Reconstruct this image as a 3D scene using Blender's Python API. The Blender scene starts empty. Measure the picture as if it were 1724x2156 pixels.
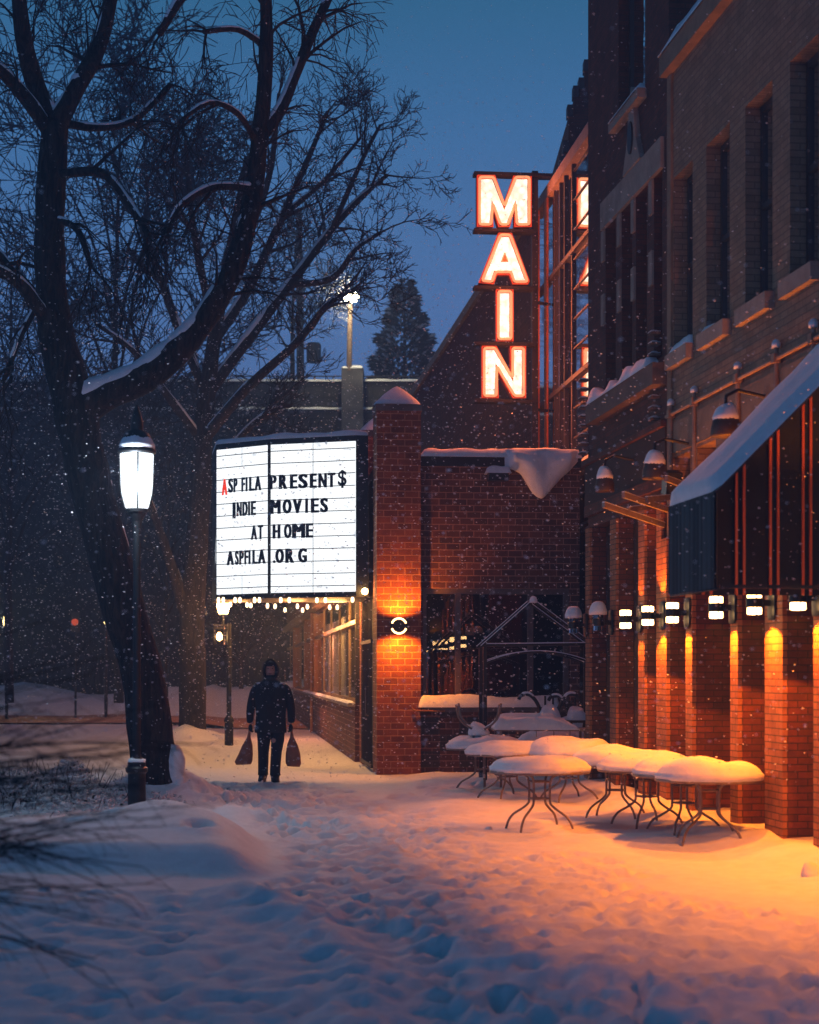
import bpy, math, random
import numpy as np
from mathutils import Vector, Matrix, noise
random.seed(7); rng = np.random.default_rng(7)
PI = math.pi; R = math.radians
scene = bpy.context.scene
col = scene.collection
F, HZ, H = 3591.0, 1415.0, 1.7          # focal length, horizon and eye height

# ---------------------------------------------------------------- survey helpers
def at(u, v, D): return Vector(((u-862)/F*D, D, H+(HZ-v)/F*D))
def gnd(u, v): return at(u, v, F*H/(v-HZ))
class Frame:
    def __init__(s, u, D, vp):
        s.o = Vector(((u-862)/F*D, D, 0)); s.a = math.atan((862-vp)/F)
        s.c, s.s = math.cos(s.a), math.sin(s.a)
    def y(s, x0, u, v=HZ):             # plane local x = x0 -> (local y, z)
        k = (u-862)/F; t = (x0+s.o.x*s.c+s.o.y*s.s)/(k*s.c+s.s)
        return (-(k*t-s.o.x)*s.s+(t-s.o.y)*s.c, H+(HZ-v)/F*t)
    def x(s, y0, u, v=HZ):             # plane local y = y0 -> (local x, z)
        k = (u-862)/F; t = (y0-s.o.x*s.s+s.o.y*s.c)/(-k*s.s+s.c)
        return ((k*t-s.o.x)*s.c+(t-s.o.y)*s.s, H+(HZ-v)/F*t)
    def w(s, x, y, z=0): return Vector((s.o.x+x*s.c-y*s.s, s.o.y+x*s.s+y*s.c, z))
A = Frame(1658, 16.28, 385)            # beige and red buildings on the right
B = Frame(793, 28.3, 486)              # the cinema

# ---------------------------------------------------------------- mesh helpers
class MB:
    def __init__(s): s.v = []; s.f = []
    def add(s, vs, fs):
        n = len(s.v); s.v += [tuple(p) for p in vs]; s.f += [tuple(i+n for i in f) for f in fs]; return s
    def box(s, x0, x1, y0, y1, z0, z1):
        x0, x1 = sorted((x0, x1)); y0, y1 = sorted((y0, y1)); z0, z1 = sorted((z0, z1))
        return s.add([(x0,y0,z0),(x1,y0,z0),(x1,y1,z0),(x0,y1,z0),(x0,y0,z1),(x1,y0,z1),(x1,y1,z1),(x0,y1,z1)],
              [(0,3,2,1),(4,5,6,7),(0,1,5,4),(1,2,6,5),(2,3,7,6),(3,0,4,7)])
    def tube(s, pts, rad, n=6, cap=True):
        pts = [Vector(p) for p in pts]
        if not hasattr(rad, '__len__'): rad = [rad]*len(pts)
        prev = None; base = len(s.v)
        for i, p in enumerate(pts):
            t = (pts[min(i+1, len(pts)-1)]-pts[max(i-1, 0)])
            if t.length < 1e-9: t = Vector((0,0,1))
            t.normalize()
            if prev is None:
                a = Vector((0,0,1)) if abs(t.z) < .9 else Vector((1,0,0))
                prev = t.cross(a).normalized()
            else:
                prev = (prev-t*prev.dot(t))
                prev = prev.normalized() if prev.length > 1e-6 else t.orthogonal().normalized()
            b = t.cross(prev)
            for k in range(n):
                an = 2*PI*k/n
                s.v.append(tuple(p+(prev*math.cos(an)+b*math.sin(an))*rad[i]))
        for i in range(len(pts)-1):
            for k in range(n):
                k2 = (k+1) % n
                s.f.append((base+i*n+k, base+i*n+k2, base+(i+1)*n+k2, base+(i+1)*n+k))
        if cap:
            s.f.append(tuple(base+k for k in range(n))[::-1])
            s.f.append(tuple(base+(len(pts)-1)*n+k for k in range(n)))
        return s
    def bar(s, p, q, w, h=None):        # square-section bar
        h = h or w; p = Vector(p); q = Vector(q); t = (q-p).normalized()
        a = Vector((0,0,1)) if abs(t.z) < .95 else Vector((0,1,0))
        b = t.cross(a).normalized(); c = b.cross(t)
        vs = []
        for e in (p, q):
            for i, j in ((-1,-1),(1,-1),(1,1),(-1,1)): vs.append(e+b*(i*w/2)+c*(j*h/2))
        return s.add(vs, [(3,2,1,0),(4,5,6,7),(0,1,5,4),(1,2,6,5),(2,3,7,6),(3,0,4,7)])
    def lathe(s, prof, c=(0,0,0), n=20, sx=1, sy=1):
        b = len(s.v)
        for r, z in prof:
            for k in range(n):
                an = 2*PI*k/n; s.v.append((c[0]+r*sx*math.cos(an), c[1]+r*sy*math.sin(an), c[2]+z))
        for i in range(len(prof)-1):
            for k in range(n):
                k2 = (k+1) % n; s.f.append((b+i*n+k, b+i*n+k2, b+(i+1)*n+k2, b+(i+1)*n+k))
        s.f.append(tuple(b+k for k in range(n))[::-1]); s.f.append(tuple(b+(len(prof)-1)*n+k for k in range(n)))
        return s
    def rings(s, rs, n=16):             # loft of ellipses (cx,cy,cz,rx,ry)
        b = len(s.v)
        for cx, cy, cz, rx, ry in rs:
            for k in range(n):
                an = 2*PI*k/n; s.v.append((cx+rx*math.cos(an), cy+ry*math.sin(an), cz))
        for i in range(len(rs)-1):
            for k in range(n):
                k2 = (k+1) % n; s.f.append((b+i*n+k, b+i*n+k2, b+(i+1)*n+k2, b+(i+1)*n+k))
        s.f.append(tuple(b+k for k in range(n))[::-1]); s.f.append(tuple(b+(len(rs)-1)*n+k for k in range(n)))
        return s
    def prism(s, poly, fn, d0, d1):     # polygon (a,b) extruded; fn(a,b,d) -> xyz
        n = len(poly); b = len(s.v)
        s.v += [tuple(fn(p[0], p[1], d0)) for p in poly]+[tuple(fn(p[0], p[1], d1)) for p in poly]
        s.f.append(tuple(b+i for i in range(n))); s.f.append(tuple(b+n+i for i in range(n))[::-1])
        for i in range(n):
            j = (i+1) % n; s.f.append((b+i, b+n+i, b+n+j, b+j))
        return s
    def wall_x(s, x0, x1, y0, y1, z0, z1, holes):   # slab in the plane of y and z, holes (ya,yb,za,zb)
        zs = sorted({z0, z1}|{h[2] for h in holes}|{h[3] for h in holes})
        for a, b in zip(zs, zs[1:]):
            m = (a+b)/2; cuts = sorted((h[0], h[1]) for h in holes if h[2] < m < h[3]); p = y0
            for c, d in cuts:
                if c > p: s.box(x0, x1, p, c, a, b)
                p = d
            if p < y1: s.box(x0, x1, p, y1, a, b)
        return s
    def wall_y(s, y0, y1, x0, x1, z0, z1, holes):
        t = MB().wall_x(y0, y1, x0, x1, z0, z1, holes)
        return s.add([(b, a, c) for a, b, c in t.v], [f[::-1] for f in t.f])
    def build(s, name, mat, parent=None, smooth=False, loc=None, fixn=False):
        me = bpy.data.meshes.new(name); me.from_pydata(s.v, [], s.f); me.update()
        if len(s.f) < 60000:
            uv = me.uv_layers.new(name='UVMap').data
            for p in me.polygons:
                n = p.normal; ax = max(range(3), key=lambda i: abs(n[i]))
                for li in p.loop_indices:
                    c = me.vertices[me.loops[li].vertex_index].co
                    uv[li].uv = ((c.y, c.z) if ax == 0 else (c.x, c.z) if ax == 1 else (c.x, c.y))
        if smooth: me.shade_smooth()
        me.materials.append(mat)
        o = bpy.data.objects.new(name, me); col.objects.link(o)
        if parent: o.parent = parent
        if loc is not None: o.location = loc
        return o
def thing(name, label, cat, loc=(0,0,0), rz=0, group=None):
    o = bpy.data.objects.new(name, None); col.objects.link(o); o.empty_display_size = .2
    o.location = loc; o.rotation_euler = (0,0,rz); o['label'] = label; o['category'] = cat
    if group: o['group'] = group
    return o
def tag(o, label, cat, group=None, kind=None):
    o['label'] = label; o['category'] = cat
    if group: o['group'] = group
    if kind: o['kind'] = kind
    return o
def struct(o): o['kind'] = 'structure'; return o
def copy_tree(o, parent=None):
    c = o.copy(); col.objects.link(c)
    if parent: c.parent = parent
    for ch in [x for x in list(bpy.data.objects) if x.parent == o]: copy_tree(ch, c)
    return c
def snow_slab(mb, x0, x1, y0, y1, z, h, seed=0, step=.06, lip=.02, taper=.12, hf=None):
    """rounded drift lying on a flat rectangle"""
    nx = max(3, int((x1-x0)/step)); ny = max(3, int((y1-y0)/step))
    vs = []; idx = {}
    for j in range(ny+1):
        for i in range(nx+1):
            x = x0-lip+(x1-x0+2*lip)*i/nx; y = y0-lip+(y1-y0+2*lip)*j/ny
            e = min(x-x0+lip, x1+lip-x, y-y0+lip, y1+lip-y)
            k = min(1, max(0, e/taper)); k = math.sqrt(1-(1-k)**2)
            hh = h*(hf(x, y) if hf else 1)
            nz = noise.noise(Vector((x*2.3+seed, y*2.3, seed*1.7)))*.3+noise.noise(Vector((x*7+seed, y*7, 3)))*.1
            idx[i, j] = len(vs); vs.append((x, y, z+hh*k*(1+nz)+.002))
    n0 = len(vs); fs = []
    for j in range(ny):
        for i in range(nx): fs.append((idx[i,j], idx[i+1,j], idx[i+1,j+1], idx[i,j+1]))
    # skirt
    rim = [idx[i,0] for i in range(nx+1)]+[idx[nx,j] for j in range(1,ny+1)]+[idx[i,ny] for i in range(nx-1,-1,-1)]+[idx[0,j] for j in range(ny-1,0,-1)]
    m = len(rim); vs += [(vs[r][0], vs[r][1], z-.012) for r in rim]
    for i in range(m): fs.append((rim[i], n0+i, n0+(i+1) % m, rim[(i+1) % m]))
    mb.add(vs, fs); return mb
def snow_dome(mb, cx, cy, z, r, h, seed=0, n=36, m=9, flat=3.0, lump=.18, tilt=0):
    b = len(mb.v); mb.v.append((cx, cy, z-.015))
    rows = []
    for j in range(m+1):
        t = j/m; row = []
        for k in range(n):
            an = 2*PI*k/n
            rr = r*(1+.05*noise.noise(Vector((math.cos(an)*1.5+seed, math.sin(an)*1.5, 0))))
            if j == 0: q, hh = rr, -.012
            else:
                q = rr*(1-((j-1)/(m-1))**1.6) if j < m else 0
                s_ = q/rr; hh = h*(1-s_**flat)**.55 if s_ < 1 else .03
                if j == 1: hh = .035; q = rr*1.012
            x, y = cx+q*math.cos(an), cy+q*math.sin(an)
            if j > 1: hh *= 1+lump*2*noise.noise(Vector((x*2.6+seed, y*2.6, seed)))+lump*.5*noise.noise(Vector((x*8, y*8, seed)))+tilt*math.cos(an)*q/r
            row.append(len(mb.v)); mb.v.append((x, y, z+hh))
        rows.append(row)
    for j in range(m):
        for k in range(n):
            k2 = (k+1) % n; mb.f.append((rows[j][k], rows[j][k2], rows[j+1][k2], rows[j+1][k]))
    for k in range(n): mb.f.append((b, rows[0][(k+1) % n], rows[0][k]))
    return mb

# ---------------------------------------------------------------- materials
def newmat(name):
    m = bpy.data.materials.new(name); m.use_nodes = True; nt = m.node_tree
    return m, nt, nt.nodes['Principled BSDF']
def N(nt, t, **k):
    n = nt.nodes.new(t)
    for a, b in k.items():
        if a in n.inputs: n.inputs[a].default_value = b
        else: setattr(n, a, b)
    return n
def plain(name, c, rough=.6, metal=0, nscale=0, namt=.25, bump=0, bscale=40, spec=.5):
    m, nt, p = newmat(name)
    p.inputs['Base Color'].default_value = (*c, 1); p.inputs['Roughness'].default_value = rough; p.inputs['Metallic'].default_value = metal
    p.inputs['Specular IOR Level'].default_value = spec
    tc = N(nt, 'ShaderNodeTexCoord')
    if nscale:
        n = N(nt, 'ShaderNodeTexNoise', Scale=nscale, Detail=6.0, Roughness=.65); nt.links.new(tc.outputs['Object'], n.inputs['Vector'])
        r = N(nt, 'ShaderNodeValToRGB'); nt.links.new(n.outputs['Fac'], r.inputs['Fac'])
        r.color_ramp.elements[0].position = .3; r.color_ramp.elements[1].position = .7
        r.color_ramp.elements[0].color = (*[x*(1-namt) for x in c], 1); r.color_ramp.elements[1].color = (*[min(1, x*(1+namt)) for x in c], 1)
        nt.links.new(r.outputs['Color'], p.inputs['Base Color'])
    if bump:
        n = N(nt, 'ShaderNodeTexNoise', Scale=bscale, Detail=5.0); nt.links.new(tc.outputs['Object'], n.inputs['Vector'])
        b = N(nt, 'ShaderNodeBump', Strength=bump, Distance=.02); nt.links.new(n.outputs['Fac'], b.inputs['Height']); nt.links.new(b.outputs['Normal'], p.inputs['Normal'])
    return m
def emis(name, c, s, var=0, scale=20):
    m, nt, p = newmat(name)
    p.inputs['Base Color'].default_value = (*[x*.06 for x in c], 1); p.inputs['Roughness'].default_value = .4
    p.inputs['Emission Color'].default_value = (*c, 1); p.inputs['Emission Strength'].default_value = s
    if var:
        tc = N(nt, 'ShaderNodeTexCoord'); n = N(nt, 'ShaderNodeTexVoronoi', Scale=scale); nt.links.new(tc.outputs['Object'], n.inputs['Vector'])
        mr = N(nt, 'ShaderNodeMapRange'); mr.inputs['From Min'].default_value = 0; mr.inputs['From Max'].default_value = .75
        mr.inputs['To Min'].default_value = s*(1+var); mr.inputs['To Max'].default_value = s*(1-var)
        nt.links.new(n.outputs['Distance'], mr.inputs['Value']); nt.links.new(mr.outputs['Result'], p.inputs['Emission Strength'])
    return m
def brick(name, c1, c2, mort, bw=.2, rh=.068, ms=.006, rough=.85, bump=.5, wear=.3, offx=0, offz=0):
    m, nt, p = newmat(name); L = nt.links
    uv = N(nt, 'ShaderNodeUVMap'); mp = N(nt, 'ShaderNodeMapping'); mp.inputs['Location'].default_value = (offx, offz, 0)
    L.new(uv.outputs['UV'], mp.inputs['Vector'])
    b = N(nt, 'ShaderNodeTexBrick', Scale=1.0, offset=.5); L.new(mp.outputs['Vector'], b.inputs['Vector'])
    b.inputs['Color1'].default_value = (*c1, 1); b.inputs['Color2'].default_value = (*c2, 1); b.inputs['Mortar'].default_value = (*mort, 1)
    b.inputs['Brick Width'].default_value = bw; b.inputs['Row Height'].default_value = rh
    b.inputs['Mortar Size'].default_value = ms; b.inputs['Mortar Smooth'].default_value = .15; b.inputs['Bias'].default_value = 0
    n = N(nt, 'ShaderNodeTexNoise', Scale=3.0, Detail=8.0, Roughness=.7); L.new(mp.outputs['Vector'], n.inputs['Vector'])
    mr = N(nt, 'ShaderNodeMapRange'); mr.inputs['From Min'].default_value = .3; mr.inputs['From Max'].default_value = .7
    mr.inputs['To Min'].default_value = 1-wear; mr.inputs['To Max'].default_value = 1+wear; L.new(n.outputs['Fac'], mr.inputs['Value'])
    mx = N(nt, 'ShaderNodeMix', data_type='RGBA', blend_type='MULTIPLY'); mx.inputs[0].default_value = 1
    L.new(b.outputs['Color'], mx.inputs[6]); L.new(mr.outputs['Result'], mx.inputs[7]); L.new(mx.outputs[2], p.inputs['Base Color'])
    p.inputs['Roughness'].default_value = rough
    n2 = N(nt, 'ShaderNodeTexNoise', Scale=60.0, Detail=3.0); L.new(mp.outputs['Vector'], n2.inputs['Vector'])
    ad = N(nt, 'ShaderNodeMath', operation='MULTIPLY_ADD'); ad.inputs[1].default_value = -.8; L.new(b.outputs['Fac'], ad.inputs[0]); L.new(n2.outputs['Fac'], ad.inputs[2])
    bp = N(nt, 'ShaderNodeBump', Strength=bump, Distance=.008); L.new(ad.outputs[0], bp.inputs['Height']); L.new(bp.outputs['Normal'], p.inputs['Normal'])
    return m
def glassmat(name, tint=(.9,.9,.9), k=1.0, rough=.0):
    m, nt, p = newmat(name); nt.nodes.remove(p); L = nt.links
    t = N(nt, 'ShaderNodeBsdfTransparent'); t.inputs['Color'].default_value = (*tint, 1)
    g = N(nt, 'ShaderNodeBsdfGlossy'); g.inputs['Roughness'].default_value = rough; g.inputs['Color'].default_value = (1,1,1,1)
    f = N(nt, 'ShaderNodeFresnel', IOR=1.5); mu = N(nt, 'ShaderNodeMath', operation='MULTIPLY', use_clamp=True); mu.inputs[1].default_value = k
    n = N(nt, 'ShaderNodeTexNoise', Scale=1.3, Detail=2.0); tc = N(nt, 'ShaderNodeTexCoord'); L.new(tc.outputs['Object'], n.inputs['Vector'])
    bp = N(nt, 'ShaderNodeBump', Strength=.25, Distance=.01); L.new(n.outputs['Fac'], bp.inputs['Height']); L.new(bp.outputs['Normal'], g.inputs['Normal'])
    L.new(f.outputs[0], mu.inputs[0]); mx = N(nt, 'ShaderNodeMixShader'); L.new(mu.outputs[0], mx.inputs[0]); L.new(t.outputs[0], mx.inputs[1]); L.new(g.outputs[0], mx.inputs[2])
    L.new(mx.outputs[0], nt.nodes['Material Output'].inputs['Surface']); return m
def snowmat(name, c=(.80,.82,.86), b1=.35, s1=9, b2=.3, s2=70):
    m, nt, p = newmat(name); L = nt.links
    p.inputs['Roughness'].default_value = .75; p.inputs['Specular IOR Level'].default_value = .25
    tc = N(nt, 'ShaderNodeTexCoord'); n = N(nt, 'ShaderNodeTexNoise', Scale=s1, Detail=6.0, Roughness=.6); L.new(tc.outputs['Object'], n.inputs['Vector'])
    n2 = N(nt, 'ShaderNodeTexNoise', Scale=s2, Detail=3.0); L.new(tc.outputs['Object'], n2.inputs['Vector'])
    r = N(nt, 'ShaderNodeValToRGB'); L.new(n.outputs['Fac'], r.inputs['Fac']); r.color_ramp.elements[0].position = .3; r.color_ramp.elements[1].position = .65
    r.color_ramp.elements[0].color = (*[x*.88 for x in c], 1); r.color_ramp.elements[1].color = (*c, 1); L.new(r.outputs['Color'], p.inputs['Base Color'])
    a = N(nt, 'ShaderNodeBump', Strength=b1, Distance=.02); L.new(n.outputs['Fac'], a.inputs['Height'])
    b = N(nt, 'ShaderNodeBump', Strength=b2, Distance=.004); L.new(n2.outputs['Fac'], b.inputs['Height']); L.new(a.outputs['Normal'], b.inputs['Normal']); L.new(b.outputs['Normal'], p.inputs['Normal'])
    return m
M = {}
M['snow'] = snowmat('fresh_snow'); M['snow_ground'] = snowmat('trodden_snow', b1=.5, s1=7)
M['beige'] = brick('beige_brick', (.25,.165,.105), (.185,.12,.075), (.12,.08,.055), wear=.25)
M['dstone'] = plain('brown_stone', (.13,.09,.07), .85, nscale=4, bump=.4)
M['bstone'] = plain('beige_stone', (.21,.145,.095), .85, nscale=4, bump=.4)
M['stone'] = plain('pale_stone', (.27,.22,.18), .85, nscale=4, bump=.4)
M['redb'] = brick('old_red_brick', (.105,.03,.016), (.065,.02,.013), (.045,.025,.018), wear=.45)
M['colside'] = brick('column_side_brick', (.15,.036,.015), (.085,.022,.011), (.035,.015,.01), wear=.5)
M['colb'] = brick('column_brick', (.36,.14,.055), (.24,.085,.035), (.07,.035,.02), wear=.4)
M['cinb'] = brick('cinema_brick', (.145,.048,.028), (.075,.028,.02), (.34,.18,.12), bw=.235, rh=.107, ms=.007, wear=.4)
M['pierb'] = brick('pier_brick', (.27,.07,.026), (.15,.04,.02), (.42,.20,.10), bw=.235, rh=.107, ms=.007, wear=.35)
M['tile'] = brick('dark_tile', (.03,.02,.018), (.022,.016,.016), (.12,.07,.05), bw=.235, rh=.107, ms=.006, rough=.4)
M['black'] = plain('black_metal', (.012,.013,.014), .45, .3, bump=.1)
M['dark'] = plain('dark_paint', (.03,.028,.028), .6, nscale=6)
M['darkwood'] = plain('dark_joinery', (.045,.028,.02), .6, nscale=9)
M['steel'] = plain('grey_steel', (.22,.2,.19), .45, .6, nscale=8)
M['pipe'] = plain('conduit', (.25,.17,.12), .6, .2, nscale=8)
M['frame'] = plain('window_frame', (.13,.10,.09), .5, .3, nscale=10)
M['glass'] = glassmat('window_glass', (.55,.55,.55), 2.0)
M['dkglass'] = glassmat('dark_glass', (.2,.21,.23), 4.5)
M['sideglass'] = glassmat('side_glass', (.95,.95,.93), .16)
M['interior'] = plain('dark_interior', (.02,.016,.014), .9)
M['curtain'] = plain('curtain', (.42,.40,.36), .3, nscale=6)
M['canvas'] = plain('awning_canvas', (.012,.022,.026), .85, nscale=6, bump=.2)
def stripes():
    m, nt, p = newmat('striped_canvas'); tc = N(nt,'ShaderNodeTexCoord'); wv = N(nt,'ShaderNodeTexWave', Scale=2.6, Distortion=.3); wv.bands_direction = 'Y'; nt.links.new(tc.outputs['Object'], wv.inputs['Vector'])
    r = N(nt,'ShaderNodeValToRGB'); nt.links.new(wv.outputs['Fac'], r.inputs['Fac']); r.color_ramp.elements[0].color = (.014,.03,.036,1); r.color_ramp.elements[0].position = .45; r.color_ramp.elements[1].color = (.04,.07,.078,1); r.color_ramp.elements[1].position = .8
    nt.links.new(r.outputs['Color'], p.inputs['Base Color']); p.inputs['Roughness'].default_value = .8; return m
M['canvas_s'] = stripes()
M['bark'] = plain('bark', (.022,.017,.014), .95, nscale=14, namt=.6, bump=1, bscale=16)
def barkmat():
    m, nt, p = newmat('furrowed_bark'); L = nt.links; tc = N(nt,'ShaderNodeTexCoord'); mp = N(nt,'ShaderNodeMapping'); mp.inputs['Scale'].default_value = (1,1,.22); L.new(tc.outputs['Object'], mp.inputs['Vector'])
    n = N(nt,'ShaderNodeTexNoise', Scale=16.0, Detail=7.0, Roughness=.7, Distortion=.6); L.new(mp.outputs['Vector'], n.inputs['Vector'])
    r = N(nt,'ShaderNodeValToRGB'); L.new(n.outputs['Fac'], r.inputs['Fac']); r.color_ramp.elements[0].position = .42; r.color_ramp.elements[0].color = (.006,.005,.005,1); r.color_ramp.elements[1].position = .62; r.color_ramp.elements[1].color = (.05,.038,.03,1)
    L.new(r.outputs['Color'], p.inputs['Base Color']); b = N(nt,'ShaderNodeBump', Strength=1.0, Distance=.09); L.new(n.outputs['Fac'], b.inputs['Height']); L.new(b.outputs['Normal'], p.inputs['Normal']); p.inputs['Roughness'].default_value = .95; return m
M['bark'] = barkmat()
M['twig'] = plain('twig', (.014,.012,.012), .9)
M['needle'] = plain('needles', (.022,.035,.025), .9, nscale=2, namt=.5)
M['tablem'] = plain('table_metal', (.20,.16,.14), .45, .3, nscale=10)
M['concrete'] = plain('old_concrete', (.15,.14,.135), .9, nscale=1.2, namt=.4, bump=.5, bscale=8)
M['copper'] = plain('warm_mullion', (.36,.15,.045), .5, .3, nscale=6)
M['side'] = plain('side_frame', (.26,.17,.09), .45, .3, nscale=6)
M['white_l'] = emis('marquee_lightbox', (.93,.97,1.0), 1.3)
M['letter'] = plain('marquee_letter', (.012,.012,.016), .5)
M['letter_red'] = emis('red_letter', (1,.045,.01), 1.0)
M['face_m'] = emis('letter_face', (1,.88,.68), 1.7, .35, 9)
M['neon'] = emis('neon_tube', (1,.36,.155), 1.15)
M['rim_glow'] = emis('added_rim_glow', (1,.055,.008), .9)  # emitter imitating the red neon glow on the can edge
M['can'] = plain('letter_can', (.35,.05,.02), .6)
M['lamp_g'] = emis('sconce_glass', (1,.56,.22), 14)
M['ring_g'] = emis('ring_glass', (1,.50,.18), 8)
M['bulb'] = emis('bulb_glass', (1,.70,.40), 4.5)
M['post_g'] = emis('lantern_glass', (.88,.95,1.0), 1.7)
M['hot'] = emis('sodium_lamp', (1,.55,.18), 30)
M['yel'] = emis('street_lamp_glass', (1,.86,.55), 60)
M['cloth'] = plain('winter_jacket', (.012,.014,.017), .8, nscale=9, bump=.5, bscale=18)
M['trouser'] = plain('dark_jeans', (.018,.022,.03), .9, nscale=9, bump=.4)
M['skin'] = plain('skin', (.62,.33,.25), .6)
M['bag'] = plain('brown_bag', (.36,.14,.07), .7, nscale=12, bump=.4)
M['boot'] = plain('boot', (.01,.01,.01), .35)
def light(name, kind, loc, energy, color, parent=None, size=.05, spot=None, blend=.3, rot=None):
    l = bpy.data.lights.new(name, kind); l.energy = energy; l.color = color
    if kind in ('POINT', 'SPOT'): l.shadow_soft_size = size
    if kind == 'SPOT': l.spot_size = R(spot); l.spot_blend = blend
    o = bpy.data.objects.new(name, l); col.objects.link(o); o.location = loc
    if rot: o.rotation_euler = rot
    if parent: o.parent = parent
    return o
# ================================================================ camera, sky
cam = bpy.data.cameras.new('camera'); co = bpy.data.objects.new('camera', cam); col.objects.link(co); scene.camera = co
co.location = (0,0,H); co.rotation_euler = (R(90),0,0)
cam.sensor_fit = 'HORIZONTAL'; cam.sensor_width = 24; cam.lens = F/1724*24
cam.shift_y = (HZ-1078)/1724; cam.clip_start = .1; cam.clip_end = 2000
cam.dof.use_dof = True; cam.dof.focus_distance = 26; cam.dof.aperture_fstop = 1.6
w = bpy.data.worlds.new('World'); scene.world = w; w.use_nodes = True; nt = w.node_tree; bg = nt.nodes['Background']
tc = N(nt, 'ShaderNodeTexCoord'); sx = N(nt, 'ShaderNodeSeparateXYZ'); nt.links.new(tc.outputs['Generated'], sx.inputs[0])
rp = N(nt, 'ShaderNodeValToRGB'); nt.links.new(sx.outputs['Z'], rp.inputs['Fac']); e = rp.color_ramp.elements
e[0].position = 0; e[0].color = (.08,.12,.26,1); e[1].position = 1; e[1].color = (.0,.018,.044,1)
for ps, c in ((.10,(.075,.13,.30)), (.20,(.055,.13,.31)), (.30,(.035,.115,.26)), (.38,(.016,.085,.17)), (.5,(.001,.03,.07))):
    x = e.new(ps); x.color = (*c, 1)
sky = N(nt, 'ShaderNodeTexSky'); sky.sky_type = 'NISHITA'; sky.sun_disc = False; sky.sun_elevation = R(-3); sky.sun_rotation = R(200)
mx = N(nt, 'ShaderNodeMix', data_type='RGBA', blend_type='ADD'); mx.inputs[0].default_value = .03
nt.links.new(rp.outputs['Color'], mx.inputs[6]); nt.links.new(sky.outputs['Color'], mx.inputs[7]); nt.links.new(mx.outputs[2], bg.inputs['Color'])
bg.inputs['Strength'].default_value = 1.55
scene.view_settings.view_transform = 'Standard'; scene.view_settings.look = 'None'; scene.view_settings.exposure = 0; scene.view_settings.gamma = 1
scene.render.engine = 'CYCLES'; scene.cycles.use_denoising = True; scene.cycles.volume_bounces = 0; scene.cycles.max_bounces = 6
scene.cycles.sample_clamp_indirect = 4; scene.cycles.transparent_max_bounces = 12

# ================================================================ ground
def sm(a, b, x): t = np.clip((x-a)/(b-a), 0, 1); return t*t*(3-2*t)
_tab = rng.random((64,64,))
def vn(x, y, s, seed=0):                # cheap value noise
    x = x*s+seed*13.7+1000; y = y*s+seed*7.3+1000
    xi = np.floor(x).astype(int); yi = np.floor(y).astype(int); fx = x-xi; fy = y-yi
    fx = fx*fx*(3-2*fx); fy = fy*fy*(3-2*fy); g = lambda a, b: _tab[(a+seed*5) % 64, b % 64]
    return (g(xi,yi)*(1-fx)+g(xi+1,yi)*fx)*(1-fy)+(g(xi,yi+1)*(1-fx)+g(xi+1,yi+1)*fx)*fy-.5
bD = [0,8,10.4,11.5,12.4,13.6,14.2,16,20,23,27,34,60]; bX = [.2,.15,.05,-.25,-.7,-1.3,-.98,-1.2,-1.75,-2.7,-3.3,-4.2,-7.2]
dents = []
for i in range(1900):                     # footprints and scuffs in the walked snow
    y = 8.2+rng.random()**1.3*18; bx = np.interp(y, bD, bX)
    x = bx+.05+rng.random()**1.1*(3.0 if y < 16 else 2.0)
    a = rng.normal(.1,.35); dents.append((x, y, a, .05+.03*rng.random(), .09+.06*rng.random(), .014+.034*rng.random()))
for i in range(1300):                     # deep prints in the foreground bank
    y = 7.9+rng.random()*4.6; x = -3.6+rng.random()*3.9
    dents.append((x, y, rng.normal(0,.9), .05+.05*rng.random(), .06+.07*rng.random(), .006+.015*rng.random()))
for i in range(130):                     # line of prints beside the leaning tree
    t = rng.random(); x = -3.1+t*2.1+rng.normal(0,.14); y = 25-t*7.5+rng.normal(0,.5)
    dents.append((x, y, rng.normal(.3,.4), .07, .15, .05+.05*rng.random()))
for i in range(60):
    dents.append((-.2+rng.random()*1.6, 22.2+rng.random()*2.5, rng.normal(), .09, .12, .05))
for x, y in ((-3.15,15.6),(-2.85,15.9),(-4.1,16.2),(-1.9,15.4)): dents.append((x, y, 0, .1, .16, .1))
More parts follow.
